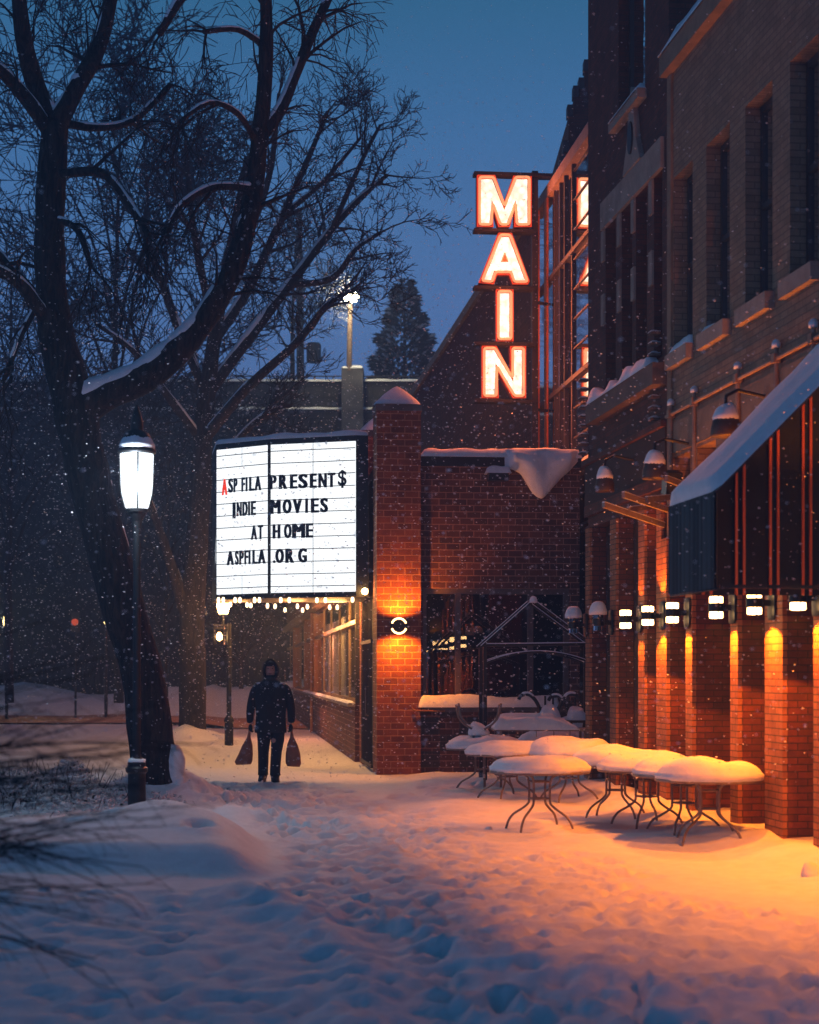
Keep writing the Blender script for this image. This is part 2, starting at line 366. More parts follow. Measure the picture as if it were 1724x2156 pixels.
def height(x, y):
    bx = np.interp(y, bD, bX)+.12*vn(x, y, 1.1, 3)
    left = sm(0, .45, bx-x)                                    # 1 on the left bank
    h = .03*vn(x,y,.5,1)+.012*vn(x,y,2.2,2)+.006*vn(x,y,6,4)
    bank = .10+.16*vn(x,y,.45,5)+.07*vn(x,y,1.6,6)
    bank = bank*(1-.65*sm(17,18.3,y)*sm(34,24,y))
    bank = bank*(1-.75*sm(18.5,17,y)*sm(13,14,y))+(.25+.10*vn(x,y,.8,21)+.10*np.exp(-((x+2.35)/.55)**2-((y-16.2)/.9)**2))*sm(14.0,14.5,y+.35*vn(x,y,1.1,22))*sm(18.0,16.2,y)*sm(0,.75,bx-x)
    strip = np.exp(-((y-13.3)/.62)**6)                         # cleared strip crossing the bank
    bank = bank*(1-strip)*1.0
    fore = sm(13.0,12.4,y)
    yc_ = np.interp(x, [-6,-.8,-.3,.5,1.5,3], [12.35,12.35,12.0,10.2,9.3,8.9])+.5*vn(x,y*0,1.3,23)
    fall = np.clip(yc_-y, 0, 9)  # added slope toward the viewer, turns the foreground snow away from the lamps
    fb = .05+.05*vn(x,y,.6,7)+.014*vn(x,y,1.7,8)+.012*vn(x,y,4.5,12)+.010*vn(x,y,9,3)
    bank = bank*(1-fore)+fb*fore
    ridge = .10*np.exp(-((x-bx+.35)/.25)**2)*sm(13.5,12.5,y)+.07*np.exp(-((x-bx+.3)/.3)**2)*sm(14,15,y)*(1+vn(x,y,2,9))
    h = h+left*(bank)+ridge*.7
    for cx, cy, r, hh in ((-3.3,22.3,.75,.42),(-2.98,18.35,.42,.15),(-4.98,40.2,1.0,.35),(-2.4,16.6,.5,.12),(-3.55,37.2,.6,.14),(-1.6,21.2,.5,.1),(-2.0,19.3,.6,.12)):
        d = np.hypot(x-cx, y-cy); h = h+hh*np.exp(-(d/r)**2)
    # drift against the walls on the right
    lx = (x-A.o.x)*A.c+(y-A.o.y)*A.s
    h = h+.10*sm(-.9,.0,lx)*sm(11,14,y)*sm(28,26,y)*(1+1.2*vn(x,y,1.8,10))
    h = h+(.07+.10*vn(x,y,.9,11)+.05*vn(x,y,3,14))*sm(-.2,.6,x)*sm(15.5,18,y)*sm(29,28,y)
    h = h+.018*sm(14,11,y)*vn(x,y,2.6,13)*(1-left)-.085*fall+.03*np.exp(-((y-yc_)/.35)**2)
    h = h+.10*sm(40,48,y)*sm(-3,-9,x)*(1+2*vn(x,y,.3,15))*sm(52,50,y)
    h = h+.9*sm(-8.5,-6.6,x)*0
    # far snow bank beyond the road
    h = h+1.15*np.exp(-((y-66)/2.6)**2)*sm(2,-3,x)*(1+.8*vn(x,y,.35,16))
    return h
ys = np.concatenate([np.arange(5, 29, .065), 29*1.022**np.arange(0, 122)])
xs = np.concatenate([-7-.5*(1.12**np.arange(42, 0, -1)-1), np.arange(-7, 4.6, .065), 4.6+.5*(1.12**np.arange(1, 42)-1)])
X, Y = np.meshgrid(xs, ys); Z = height(X, Y)
for dx, dy, a, ra, rb, dep in dents:
    i0, i1 = np.searchsorted(xs, [dx-.35, dx+.35]); j0, j1 = np.searchsorted(ys, [dy-.45, dy+.45])
    if i1 <= i0 or j1 <= j0: continue
    xx = X[j0:j1,i0:i1]-dx; yy = Y[j0:j1,i0:i1]-dy; c, s_ = math.cos(a), math.sin(a)
    q = ((xx*c+yy*s_)/ra)**2+((-xx*s_+yy*c)/rb)**2
    Z[j0:j1,i0:i1] += -dep*np.exp(-q*q*.8)+dep*.3*np.exp(-(np.sqrt(q)-1.5)**2*4)
ny, nx = X.shape
me = bpy.data.meshes.new('snow_ground'); me.vertices.add(nx*ny); me.vertices.foreach_set('co', np.stack([X,Y,Z],-1).astype(np.float32).ravel())
ii = (np.arange(ny-1)[:,None]*nx+np.arange(nx-1)[None]).ravel(); fs = np.stack([ii,ii+1,ii+nx+1,ii+nx],-1).astype(np.int32)
me.loops.add(fs.size); me.loops.foreach_set('vertex_index', fs.ravel()); me.polygons.add(len(fs)); me.polygons.foreach_set('loop_start', np.arange(len(fs),dtype=np.int32)*4)
me.update(calc_edges=True); me.validate(); me.shade_smooth(); me.materials.append(M['snow_ground'])
ground = bpy.data.objects.new('snow_ground', me); col.objects.link(ground); struct(ground)
def gz(x, y): return float(height(np.array([float(x)]), np.array([float(y)]))[0])
# road across the left background, rutted and brown
rd = MB(); gx_ = [-70+i*1.2 for i in range(62)]; gy_ = [50.5+j*.5 for j in range(22)]
hh_ = height(np.array([gx_]*22), np.array([[y]*62 for y in gy_]))
rd.add([(x, y, float(hh_[j,i])+.03) for j, y in enumerate(gy_) for i, x in enumerate(gx_)], [(j*62+i, j*62+i+1, j*62+63+i, j*62+62+i) for j in range(21) for i in range(61)])
# embankment behind the viaduct
hl = MB()
for j, (y0, y1) in enumerate(((79,140),)):
    g = []
    for jj in range(14):
        for i in range(40):
            x = -60+i*3; y = y0+(y1-y0)*jj/13
            g.append((x, y, (11.2+2.0*float(vn(np.array([x]),np.array([y]),.06,2)[0]))*min(1, .98+jj*.01)))
    hl.add(g, [(a*40+i, a*40+i+1, a*40+i+41, a*40+i+40) for a in range(13) for i in range(39)])
struct(hl.build('hill', M['snow'], smooth=True))
M['slush'] = plain('road_slush', (.34,.20,.14), .8, nscale=2, namt=.4, bump=.5)
struct(rd.build('road', M['slush']))
for i, (u, v, s_) in enumerate(((1028,1752,.05),(96,1898,.05),(1712,1848,.10),(575,1762,.04))):
    p = gnd(u, v); mb = MB(); snow_dome(mb, 0, 0, -.01, s_, s_*1.1, seed=i+3, n=14, m=6, lump=.6)
    tag(mb.build('snow_clod', M['snow'], smooth=True, loc=(p.x, p.y, gz(p.x, p.y)-.01)),
        ['small snow clod on the path in front of the foremost centre table','small snow clod at the far left on the cleared strip','lump of snow and ice at the foot of the wall at the right edge','small snow clod at the rim of the left bank'][i], 'snow clod')
# ================================================================ BEIGE BUILDING (frame A, x into the building, y away from camera)
bb = thing('corner_building', 'beige brick building at the right edge with tall upper windows over brick columns', 'building', A.o, A.a)
def ay(u, x0=0): return A.y(x0, u)[0]
yF = ay(1409); yN = -6.0
wins = []; 
for ua, ub in ((1419,1458),(1487,1536),(1569,1626),(1663,1723)): wins.append((ay(ub), ay(ua), 5.42, 7.5))
for k in range(2): wins.append((wins[3][0]-1.22*(k+1), wins[3][1]-1.22*(k+1), 5.42, 7.5))
tr = [(ay(1453), ay(1416), 3.45, 4.22),(ay(1507), ay(1467), 3.45, 4.22),(ay(1611), ay(1556), 3.45, 4.22),(ay(1720), ay(1665), 3.45,4.22)]
MB().wall_x(0, .35, yN, yF, 3.3, 8.75, wins+tr).build('upper_wall', M['beige'], bb)
MB().box(.95, 1.2, yN, yF, 0, 3.3).build('lower_wall', M['redb'], bb)
MB().box(.352, 1.2, yN, yF, 3.18, 3.296).build('soffit', M['darkwood'], bb)
MB().box(1.2, 9, yN, yF, 0, 8.6).build('core', M['interior'], bb)
for i, (a, b, c, d) in enumerate(wins):
    fr = MB(); X0, X1 = .16, .22
    for z0, z1 in ((c,c+.07),(d-.07,d),((c+d)/2-.03,(c+d)/2+.03)): fr.box(X0, X1, a, b, z0, z1)
    fr.box(X0, X1, a, a+.06, c+.07, d-.07); fr.box(X0, X1, b-.06, b, c+.07, d-.07)
    f = fr.build('window', M['dark'], bb)
    MB().box(.19, .195, a+.06, b-.06, c+.07, d-.07).build('pane', M['dkglass'], f)
    MB().box(-.10, .16, a-.06, b+.06, c-.17, c-.002).build('sill', M['stone'], f)
    sb = MB(); snow_slab(sb, -.08, .1, a-.02, b+.05, c, (.11,.07,.03,.025,.02,.02)[i], seed=i, step=.05, taper=.07, lip=0, hf=lambda x, y: 1 if i == 0 else max(.15, 1.2*(y-a)/(b-a)))
    sb.build('snow', M['snow'], f, smooth=True)
for a, b, c, d in tr:
    f = MB().box(.26, .30, a, b, c, c+.06).box(.26, .30, a, b, d-.06, d).box(.26, .30, (a+b)/2-.03, (a+b)/2+.03, c+.06, d-.06).build('transom_window', M['darkwood'], bb)
    MB().box(.275, .28, a, b, c+.06, d-.06).build('pane', M['dkglass'], f)
MB().box(-.12, .5, yN, yF+.02, 8.75, 9.0).build('cornice', M['bstone'], bb)
sb = MB(); snow_slab(sb, -.12, .5, yN, yF, 9.0, .22, seed=5, step=.12, taper=.15); sb.build('cornice_snow', M['snow'], bb, smooth=True)
MB().box(-.03, -.001, yF-.16, yF, 3.3, 8.75).build('corner_stone', M['bstone'], bb)
MB().box(-.025, -.001, yN, yF-.17, 4.26, 4.62).build('stone_band', M['bstone'], bb)
cols = [(ay(1658), ay(1620)), (ay(1563), ay(1547)), (ay(1466), ay(1452)), (ay(1411.5), ay(1399))]
cols += [(ay(1723)-.26, ay(1723)), (ay(1723)-1.75, ay(1723)-1.5), (ay(1723)-3.1, ay(1723)-2.85), (ay(1723)-4.5, ay(1723)-4.2)]
for i, (a, b) in enumerate(cols):
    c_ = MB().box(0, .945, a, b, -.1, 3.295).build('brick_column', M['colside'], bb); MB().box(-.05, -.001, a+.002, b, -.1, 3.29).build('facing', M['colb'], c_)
# sconces: one on every column; further ones stand unlit under snow caps
def sconce(lit, label, yc, u=None, z=2.36, group='cylinder wall sconces'):
    t = thing('wall_sconce', label, 'wall lamp', A.w(-.052, yc, z), A.a, group)
    MB().lathe([(.001,-.17),(.09,-.165),(.105,-.12),(.105,.12),(.09,.165),(.001,.17)], (0,0,0), 16).build('tmp', M['black'])
    tmp = bpy.data.objects['tmp']; tmp.name = 'backplate'; tmp.parent = t; tmp.scale = (.22,1,1); tmp.location = (-.018,0,0)
    MB().box(-.13, -.03, -.025, .025, -.03, .03).build('arm', M['black'], t)
    cx = -.19
    b = MB().lathe([(.078,-.045),(.082,-.04),(.082,.04),(.078,.045)], (cx,0,0), 20)
    for s_ in (-1, 1):
        for k in range(3):
            an = 2*PI*k/3+.5; b.bar((cx+.074*math.cos(an), .074*math.sin(an), s_*.045), (cx+.074*math.cos(an), .074*math.sin(an), s_*.118), .008)
    b.build('body', M['black'], t)
    for s_ in (-1, 1):
        MB().lathe([(.068,.046*s_),(.07,.06*s_),(.07,.108*s_),(.05,.114*s_)], (cx,0,0), 20).build('glass', M['lamp_g'] if lit else M['dkglass'], t, smooth=False)
    if not lit:
        s2 = MB(); snow_dome(s2, cx, 0, .116, .12, .15, seed=yc, n=20, m=7, lump=.15); s2.build('snow_cap', M['snow'], t, smooth=True)
    return t
LC = (1,.215,.008)
cy = lambda i: (cols[i][0]+cols[i][1])/2
lab = ['lit sconce on the widest brick column, its top touching the awning hem','lit sconce on the second brick column left of the widest one','lit sconce on the column under the left corner of the awning','lit sconce on the corner column where beige wall meets dark storefront','lit sconce cut by the right edge of the photo, just under the awning','lit sconce on a column nearer than the awning','lit sconce on the next column towards the viewer','lit sconce on the nearest column of the row']
E = [230, 200, 190, 180, 190, 230, 210, 200]
for i in range(8):
    t = sconce(True, lab[i], cy(i), z=A.y(-.19, 1600, 1273)[1] if False else 2.37)
    cd = (0,0,0)
    light('down_light', 'SPOT', (-.19,0,-.13), E[i], LC, t, .025, 118, .10)
    light('up_light', 'SPOT', (-.19,0,.13), E[i]*.6, LC, t, .025, 110, .4, rot=(PI,0,0))

# ================================================================ AWNING (hangs from the beige building, nearer the viewer)
aw = thing('awning', 'dark striped shed awning with snow on its slope, on the beige wall', 'awning', A.o, A.a)
xo = -1.48
yA = A.y(xo, 1410)[0]; zA = A.y(xo, 1410, 1252)[1]; zT = A.y(xo, 1410, 1067)[1]; yB = A.y(xo, 1506)[0]
rib = MB(); n = 13
pts = []
for k in range(n*4+1):
    t = k/(n*4); pts.append((xo-.012*math.cos(2*PI*k/4), yB+(yA-yB)*t))
vs = [(x, y, zA) for x, y in pts]+[(x, y, zT) for x, y in pts]; m_ = len(pts)
rib.add(vs, [(i+1, i, m_+i, m_+i+1) for i in range(m_-1)]); rib.add([(x+.02, y, z) for x, y, z in vs], [(i, i+1, m_+i+1, m_+i) for i in range(m_-1)])
rib.box(xo+.0, xo+.03, yB, yA, zA-.02, zA-.001)
rib.build('valance', M['canvas_s'], aw, smooth=True)
rise = 1.46
slope = MB().prism([(xo-.005,zT),(-.02,zT+rise),(-.02,zT+rise-.03),(xo-.005,zT-.03)], lambda a, b, d: (a, d, b), yB, yA).build('slope', M['canvas'], aw)
MB().prism([(xo+.03,zA),(-.02,zA),(-.02,zT+rise-.05),(xo+.03,zT-.04)], lambda a, b, d: (a, d, b), yA-.02, yA-.001).build('end_panel', M['canvas'], aw)
sb = MB(); ns = 30; vs = []
for j in range(ns+1):
    for i in range(13):
        t = j/ns; q = i/12; e_ = min(t*1.7, (1-t)*1.7, q*1.0, (1-q)*1.0); k = math.sqrt(max(0, 1-(1-min(1, e_/.12))**2)); hh = .035+.06*k*(1+.5*noise.noise(Vector((t*4,q*3,1))))
        if e_ <= 0: hh = 0
        vs.append((xo+(-.02-xo)*t-hh*.7, yB-.01+(yA-yB+.02)*q, zT+rise*t+hh*.7))
sb.add(vs, [(j*13+i+1, j*13+i, (j+1)*13+i, (j+1)*13+i+1) for j in range(ns) for i in range(12)]); sb.build('awning_snow', M['snow'], aw, smooth=True)
M['rib'] = plain('tube_painted_glow', (.65,.16,.05), .5, .2)  # orange lamp glow is put into the tube colour
for k, x in enumerate((-1.16, -.86, -.55, -.25)):
    for d in (-.035, .035): MB().bar((x+d, yA-.06, zA+.0), (x+d, yA-.06, zT+rise*(1-(x/xo))-.1), .022).build('frame_tube', M['rib'], aw)
MB().bar((xo+.04, yB+.02, zA+.01), (-.03, yB+.02, zA+.01), .03).build('frame_tube', M['black'], aw)

# ================================================================ RED BUILDING
rb = thing('victorian_building', 'narrow dark red brick building with stone banded windows beside the neon sign', 'building', A.o, A.a)
y0 = yF+.02; y1 = ay(1238)
wz = [(ay(b), ay(a), 5.5, z) for a, b, z in ((1275,1296,7.75),(1309,1331,7.75),(1339,1362,7.75),(1377,1394,7.75))]
w3 = [(ay(1358), ay(1302), 9.0, 11.4)]
MB().wall_x(0, .35, y0, y1, 3.75, 13, wz+w3).build('upper_wall', M['redb'], rb)
MB().box(.35, 9, y0, y1, 3.75, 12.9).build('core', M['interior'], rb)
for a, b, c, d in wz+w3:
    f = MB().box(.14,.2,a,b,c,c+.07).box(.14,.2,a,b,d-.07,d).box(.14,.2,a,a+.05,c+.07,d-.07).box(.14,.2,b-.05,b,c+.07,d-.07).build('window', M['dark'], rb)
    MB().box(.17,.175,a+.05,b-.05,c+.07,d-.07).build('pane', M['dkglass'], f)
ya_, yb_ = wz[3][0]-.1, wz[0][1]+.12
MB().box(-.05, -.001, ya_, yb_, 7.75, 8.12).build('stone_band', M['stone'], rb)
for a, b, c, d in wz:
    for zz in (6.45, 7.32): MB().box(-.03, -.001, b+.01, b+.16, zz, zz+.42).build('quoin', M['stone'], rb)
yc = ay(1339)
g = MB().prism([(-.42,8.121),(.42,8.121),(.22,8.45),(.09,8.95),(0,9.15),(-.09,8.95),(-.22,8.45)], lambda a, b, d: (d, yc+a, b), -.07, -.001)
g.build('gablet', M['stone'], rb)
MB().lathe([(.001,0),(.11,0),(.11,.02),(.001,.02)], (0,0,0), 20, 1, 1).build('oculus', M['black'], rb)
oc = [o for o in rb.children if o.name.startswith('oculus')][0]; oc.rotation_euler = (0, -PI/2, 0); oc.scale = (1.9,1,1); oc.location = (-.071, yc, 8.5)
MB().box(-.12, -.001, w3[0][0]-.08, w3[0][1]+.08, 8.85, 8.97).build('sill', M['stone'], rb)
sb = MB(); snow_slab(sb, -.12, .1, w3[0][0], w3[0][1], 8.97, .10, seed=9, taper=.06); sb.build('snow', M['snow'], rb, smooth=True)
MB().box(-.2, -.001, y0, ay(1262), 5.12, 5.38).build('ledge', M['dstone'], rb)
sb = MB(); snow_slab(sb, -.2, .0, ay(1390), ay(1266), 5.38, .18, seed=12, step=.05, taper=.08, hf=lambda x, y: max(.1, .8+1.6*noise.noise(Vector((y*1.6, 4, 0))))); sb.build('ledge_snow', M['snow'], rb, smooth=True)
MB().box(-.06, -.001, y0, y1, 3.9, 4.05).build('band', M['redb'], rb)
MB().box(-.10, -.001, y0, y1, 4.62, 4.70).build('band', M['redb'], rb)
MB().box(-.05,-.001, y0, y1, 4.055, 4.615).build('fascia_board', M['interior'], rb)
for u, zb in ((1236,4.8),(1386,4.75)):
    for k in range(9):
        y = ay(u); MB().box(-.12, -.001, y-.10, y+.05, zb+k*.13, zb+k*.13+.035).build('corbel', M['dstone'], rb)
        s2 = MB(); snow_slab(s2, -.12, -.001, y-.10, y+.05, zb+k*.13+.035, .018, seed=k, step=.05, taper=.05, lip=0); s2.build('snow', M['snow'], rb, smooth=True)
# ground floor storefront
gc = [(ay(1363), ay(1350)), (ay(1303), ay(1290)), (ay(1247), ay(1238)), (ay(1399)+.01, ay(1388))]
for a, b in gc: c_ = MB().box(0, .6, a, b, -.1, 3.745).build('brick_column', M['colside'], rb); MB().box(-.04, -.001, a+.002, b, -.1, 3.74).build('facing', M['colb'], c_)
MB().box(-.035,-.021, ay(1398), ay(1390), 1.15, 1.62).build('notice', M['stone'], rb)
prev = y0
segs = [(gc[3][1], gc[0][0]), (gc[0][1], gc[1][0]), (gc[1][1], gc[2][0])]
for a, b in segs:
    f = MB().box(.2,.28,a,b,.0,.42).box(.2,.28,a,b,3.62,3.745).box(.2,.28,a,b,2.86,2.98).box(.2,.28,a,a+.06,.42,3.62).box(.2,.28,b-.06,b,.42,3.62).build('shopfront', M['darkwood'], rb)
    MB().box(.23,.235,a+.06,b-.06,.42,2.86).build('pane', M['dkglass'], f)
    MB().box(.23,.235,a+.06,b-.06,2.98,3.62).build('pane', M['dkglass'], f)
    MB().box(.1,.19,a,b,.40,.5).build('sill', M['frame'], f)
MB().box(.62, .8, y0, y1, 0, 3.745).build('back_wall', M['interior'], rb)
sconce(True, 'farthest lit sconce, on the dark storefront column left of the corner', (gc[0][0]+gc[0][1])/2)
ls = [o for o in bpy.data.objects if o.get('label', '').startswith('farthest lit')][0]
light('down_light', 'SPOT', (-.19,0,-.13), 70, LC, ls, .025, 112, .25); light('up_light', 'SPOT', (-.19,0,.13), 40, LC, ls, .025, 110, .4, rot=(PI,0,0))
sconce(False, 'unlit sconce under a round snow cap, right one of the snowy pair', (gc[1][0]+gc[1][1])/2)
sconce(False, 'unlit sconce under a round snow cap, left one of the snowy pair', (gc[2][0]+gc[2][1])/2)
# conduit with drops across the beige wall
cd = thing('conduit', 'long horizontal pipe with vertical drops fixed along the beige wall above the awning', 'pipe', A.o, A.a)
MB().tube([(-.05,yN,4.72),(-.05,ay(1411),4.72)], .022, 8).build('rail_pipe', M['pipe'], cd)
for u in (1412,1461,1553,1634,1712):
    y = A.y(-.05, u)[0]; MB().tube([(-.05,y,4.84),(-.05,y,3.5)], .024, 8).build('drop_pipe', M['pipe'], cd)
    MB().box(-.09,-.01,y-.04,y+.04,4.68,4.77).build('junction', M['pipe'], cd)
    s2 = MB(); snow_dome(s2, -.05, y, 4.84, .045, .07, seed=u, n=10, m=5); s2.build('snow', M['snow'], cd, smooth=True)
# big dome lamps with snow, unlit
for i, (u, v, r_, lb) in enumerate(((1528,898,.15,'snow topped dome lamp beside the upper edge of the awning slope'),(1378,990,.14,'snow topped dome lamp left of the awning on the building corner'),(1273,1019,.12,'snow topped dome lamp high on the dark red storefront'))):
    y, z = A.y(-.42, u, v)
    t = thing('dome_lamp', lb, 'wall lamp', A.w(-.42, y, z), A.a, 'snowy dome lamps on the right facades')
    MB().lathe([(r_,-.10),(r_*1.04,-.09),(r_*.98,0),(r_*.8,.09),(r_*.45,.15),(.04,.17),(.03,.2)], n=20).build('shade', M['darkwood'], t, smooth=True)
    MB().tube([(0,0,.18),(0,0,.3),(.12,0,.36),(.42,0,.3)], .018, 8).build('gooseneck', M['black'], t)
    s2 = MB(); snow_dome(s2, 0, 0, .07, r_*.85, .16, seed=i, n=18, m=7); s2.build('snow_cap', M['snow'], t, smooth=True)
# angled flat brackets
def brk(name, lb, segs_, x0):
    t = thing(name, lb, 'bracket', A.o, A.a, 'V shaped steel brackets left of the awning')
    for (u, v), (u2, v2), xa, xb in segs_:
        a = A.y(xa, u, v); b = A.y(xb, u2, v2)
        MB().bar((xa, a[0], a[1]), (xb, b[0], b[1]), .035, .06).build('arm', M['tablem'], t)
        p = Vector((xa, a[0], a[1]+.032)); q = Vector((xb, b[0], b[1]+.032)); MB().bar(p, q, .03, .014).build('snow', M['snow'], t)
brk('sign_bracket', 'lower V shaped steel bracket lit orange, left of the awning valance', [((1270,1063),(1398,1106),-1.0,-.02),((1322,1074),(1372,1066),-.62,-.02)], -.1)
brk('sign_bracket', 'middle V shaped steel bracket lit orange, meeting the awning valance', [((1312,1042),(1407,1074),-1.0,-.02),((1361,1052),(1424,1046),-.6,-.02)], -.1)
brk('sign_bracket', 'short upper steel bracket lit orange beside the awning slope', [((1402,1008),(1446,1024),-.6,-.05)], -.1)
tbx = A.y(-.14, 1411, 1018)
tag(MB().box(-.09,.09,-.1,.1,-.14,.14).build('floodlight', M['black'], loc=A.w(-.12, *tbx)), 'black floodlight box on the corner above the brackets', 'floodlight').rotation_euler = (.3,0,A.a)
# ================================================================ CINEMA (frame B: x to the right across the front, y away)
ci = thing('cinema', 'low dark brick cinema wing with a wide front window and a long glazed side', 'building', B.o, B.a)
def bx(u, y=0, v=HZ): return B.x(y, u, v)
WY = .14; PX = bx(886)[0]; PD = .72
zr = bx(1000, WY, 983)[1]; zr2 = bx(1000, WY, 963)[1]
xr = bx(1220, WY)[0]
wx0, wx1 = bx(890, WY)[0], bx(1199, WY)[0]; wz1 = bx(1000, WY, 1239)[1]; wz0 = bx(1000, WY, 1486)[1]
MB().wall_y(WY, WY+.3, PX+.002, xr, 0, zr, [(wx0, wx1, wz0, wz1)]).build('front_wall', M['cinb'], ci)
MB().box(PX+.002, xr+.02, WY-.06, WY+.4, zr+.002, zr2).build('fascia', M['black'], ci)
MB().box(.1, xr, WY+.9, 9, 0, zr-.02).build('core', M['interior'], ci)
MB().box(.1, xr, WY+.35, 9, zr, zr2-.01).build('roof', M['dark'], ci)
f = MB(); X0, X1 = WY+.06, WY+.14
f.box(wx0, wx1, X0, X1, wz1-.09, wz1); f.box(wx0, wx1, X0, X1, wz0, wz0+.05)
for u, hw in ((894,.035),(965,.045),(1118,.045),(1193,.04)):
    x = bx(u, WY)[0]; f.box(x-hw, x+hw, X0-.02, X1-.001, wz0+.05, wz1-.09)
f = f.build('front_window', M['frame'], ci)
MB().box(wx0, wx1, WY+.115, WY+.12, wz0, wz1).build('pane', M['glass'], f)
sx0, sx1 = bx(883, -.1)[0], bx(1150, -.1)[0]
MB().box(wx0-.02, wx1, -.02, WY-.001, wz0-.10, wz0-.01).build('sill', M['frame'], f)
sb = MB(); snow_slab(sb, sx0, wx1-.2, -.04, WY-.005, wz0-.01, .17, seed=21, step=.05, taper=.07, lip=.01); sb.build('sill_snow', M['snow'], f, smooth=True)
tl = MB()
for i in range(8):
    for j in range(4):
        if (i+j) % 2 == 0: tl.box(PX+.02+i*.32, PX+.02+i*.32+.315, WY-.012, WY-.001, .1+j*.28, .1+j*.28+.275)
tl.build('tile_panel', M['tile'], ci)
MB().tube([(PX-.16,-.03,1.1),(PX-.1,-.05,1.06),(PX+.4,-.02,1.05)], .016, 8).build('handrail', M['copper'], ci)
# snow on the front roof and the sheet hanging over its edge
sb = MB(); snow_slab(sb, PX+.01, xr+.02, WY-.16, WY+2.8, zr2, .17, seed=30, step=.07, taper=.15, lip=.01, hf=lambda x, y: .65+.35*x/3); sb.build('roof_snow', M['snow'], ci, smooth=True)
dr = [(1062,985),(1080,990),(1096,998),(1108,1018),(1120,1038),(1130,1047),(1138,1051),(1146,1047),(1160,1030),(1180,1008),(1198,992),(1216,972)]
mb = MB(); k = 12; nd = 34; vs = []
for i in range(nd+1):
    u = 1062+(1216-1062)*i/nd; v = float(np.interp(u, [p[0] for p in dr], [p[1] for p in dr]))
    x, zb = bx(u, WY-.1, v); zt = zr2+.13; ed = min(1, min(i, nd-i)/4)
    for j in range(k+1):
        t = j/k; z = zb+(zt-zb)*t
        bul = math.sin(PI*min(1, t*1.2)**.5/1.0) if t < .83 else .4
        th = .05+.19*ed*math.sin(PI*min(1, .04+t*.75))
        vs.append((x, WY-.065-th*(1 if t < .9 else .8)*(1+.3*noise.noise(Vector((x*3, z*3, 2)))), z))
    vs.append((x, WY-.064, zb+.01)); vs.append((x, WY-.064, zt))
m_ = k+3
for i in range(nd):
    for j in range(k): mb.f.append((i*m_+j, (i+1)*m_+j, (i+1)*m_+j+1, i*m_+j+1))
    mb.f.append((i*m_+k+1, (i+1)*m_+k+1, (i+1)*m_, i*m_)); mb.f.append((i*m_+k, (i+1)*m_+k, (i+1)*m_+k+2, i*m_+k+2))
mb.v = vs; mb.build('hanging_snow', M['snow'], ci, smooth=True)
p = bx(1048, WY-.15, 1000)
fl = thing('floodlight', 'small unlit floodlight with a loaf of snow on top under the cinema roof edge', 'floodlight', B.w(p[0], WY-.15, p[1]), B.a)
MB().box(-.17,.17,-.1,.1,-.1,.03).build('housing', M['black'], fl); MB().box(-.03,.03,.1,.145,-.08,.0).build('bracket', M['black'], fl)
sb = MB(); snow_slab(sb, -.19, .19, -.12, .1, .03, .12, seed=4, step=.03, taper=.1); sb.build('snow_cap', M['snow'], fl, smooth=True)
# piers
def pier(label, y, x0=0, x1=None):
    x1 = x1 or PX
    t = thing('brick_pier', label, 'brick pier', B.w(x0, y), B.a, 'gate piers with pyramid caps')
    w_ = x1-x0; zc0, zc1 = bx(840, 0, 865)[1], bx(840, 0, 851)[1]
    MB().box(0, w_, 0, PD, 0, zc0).build('shaft', M['pierb'], t)
    MB().box(-.02, w_+.02, -.02, PD+.02, zc0+.001, zc1).build('cap_stone', M['concrete'], t)
    h = MB(); c_ = w_/2; n_ = 9; top = bx(840, 0, 806)[1]-zc1; vs = []
    for j in range(n_+1):
        t_ = j/n_; s_ = (1-t_)**.8; z = zc1+top*(t_**.85)
        for k in range(32):
            an = 2*PI*k/32+PI/4; cc, ss = math.cos(an), math.sin(an); q = (abs(cc)**4.5+abs(ss)**4.5)**(-1/4.5)
            q2 = q*(1-t_)+1*t_
            vs.append((c_+(w_/2+.04)*cc*q2*s_*(1+.05*noise.noise(Vector((k*.4,j*.5,y)))), PD/2+(PD/2+.04)*ss*q2*s_, z+.003))
    h.add(vs, [(j*32+k, j*32+(k+1) % 32, (j+1)*32+(k+1) % 32, (j+1)*32+k) for j in range(n_) for k in range(32)]); h.build('snow_cap', M['snow'], t, smooth=True)
    return t
pier('tall brick pier with a snow pyramid cap and a ring lamp, right of the walker', 0)
pier('rear brick pier with snowy cap half hidden by the marquee and the front pier', 3.1)
# ring lamp on the front pier
p = bx(839, 0, 1318)
rl = thing('ring_lamp', 'round ring shaped wall lamp glowing at top and bottom on the brick pier', 'wall lamp', B.w(p[0], -.001, p[1]), B.a)
MB().lathe([(.001,-.05),(.10,-.05),(.105,-.04),(.105,.0)], n=28).build('body', M['black'], rl); b_ = [o for o in rl.children][0]; b_.rotation_euler = (PI/2,0,0); b_.location = (0,-.05,0)
for s_ in (1,-1):
    pts = [(.125*math.cos(a), -.07, s_*.125*math.sin(a)) for a in np.linspace(.35, PI-.35, 14)]
    MB().tube(pts, .016, 8).build('glass', M['ring_g'], rl)
pts = [(.125*math.cos(a), -.055, .125*math.sin(a)) for a in np.linspace(0, 2*PI, 33)]
MB().tube(pts, .02, 8, False).build('rim', M['black'], rl)
light('up_light', 'SPOT', (0,-.28,.16), 140, (1,.27,.02), rl, .04, 150, .6, rot=(PI-.35,0,0)); light('down_light', 'SPOT', (0,-.28,-.16), 140, (1,.27,.02), rl, .04, 150, .6, rot=(.35,0,0))
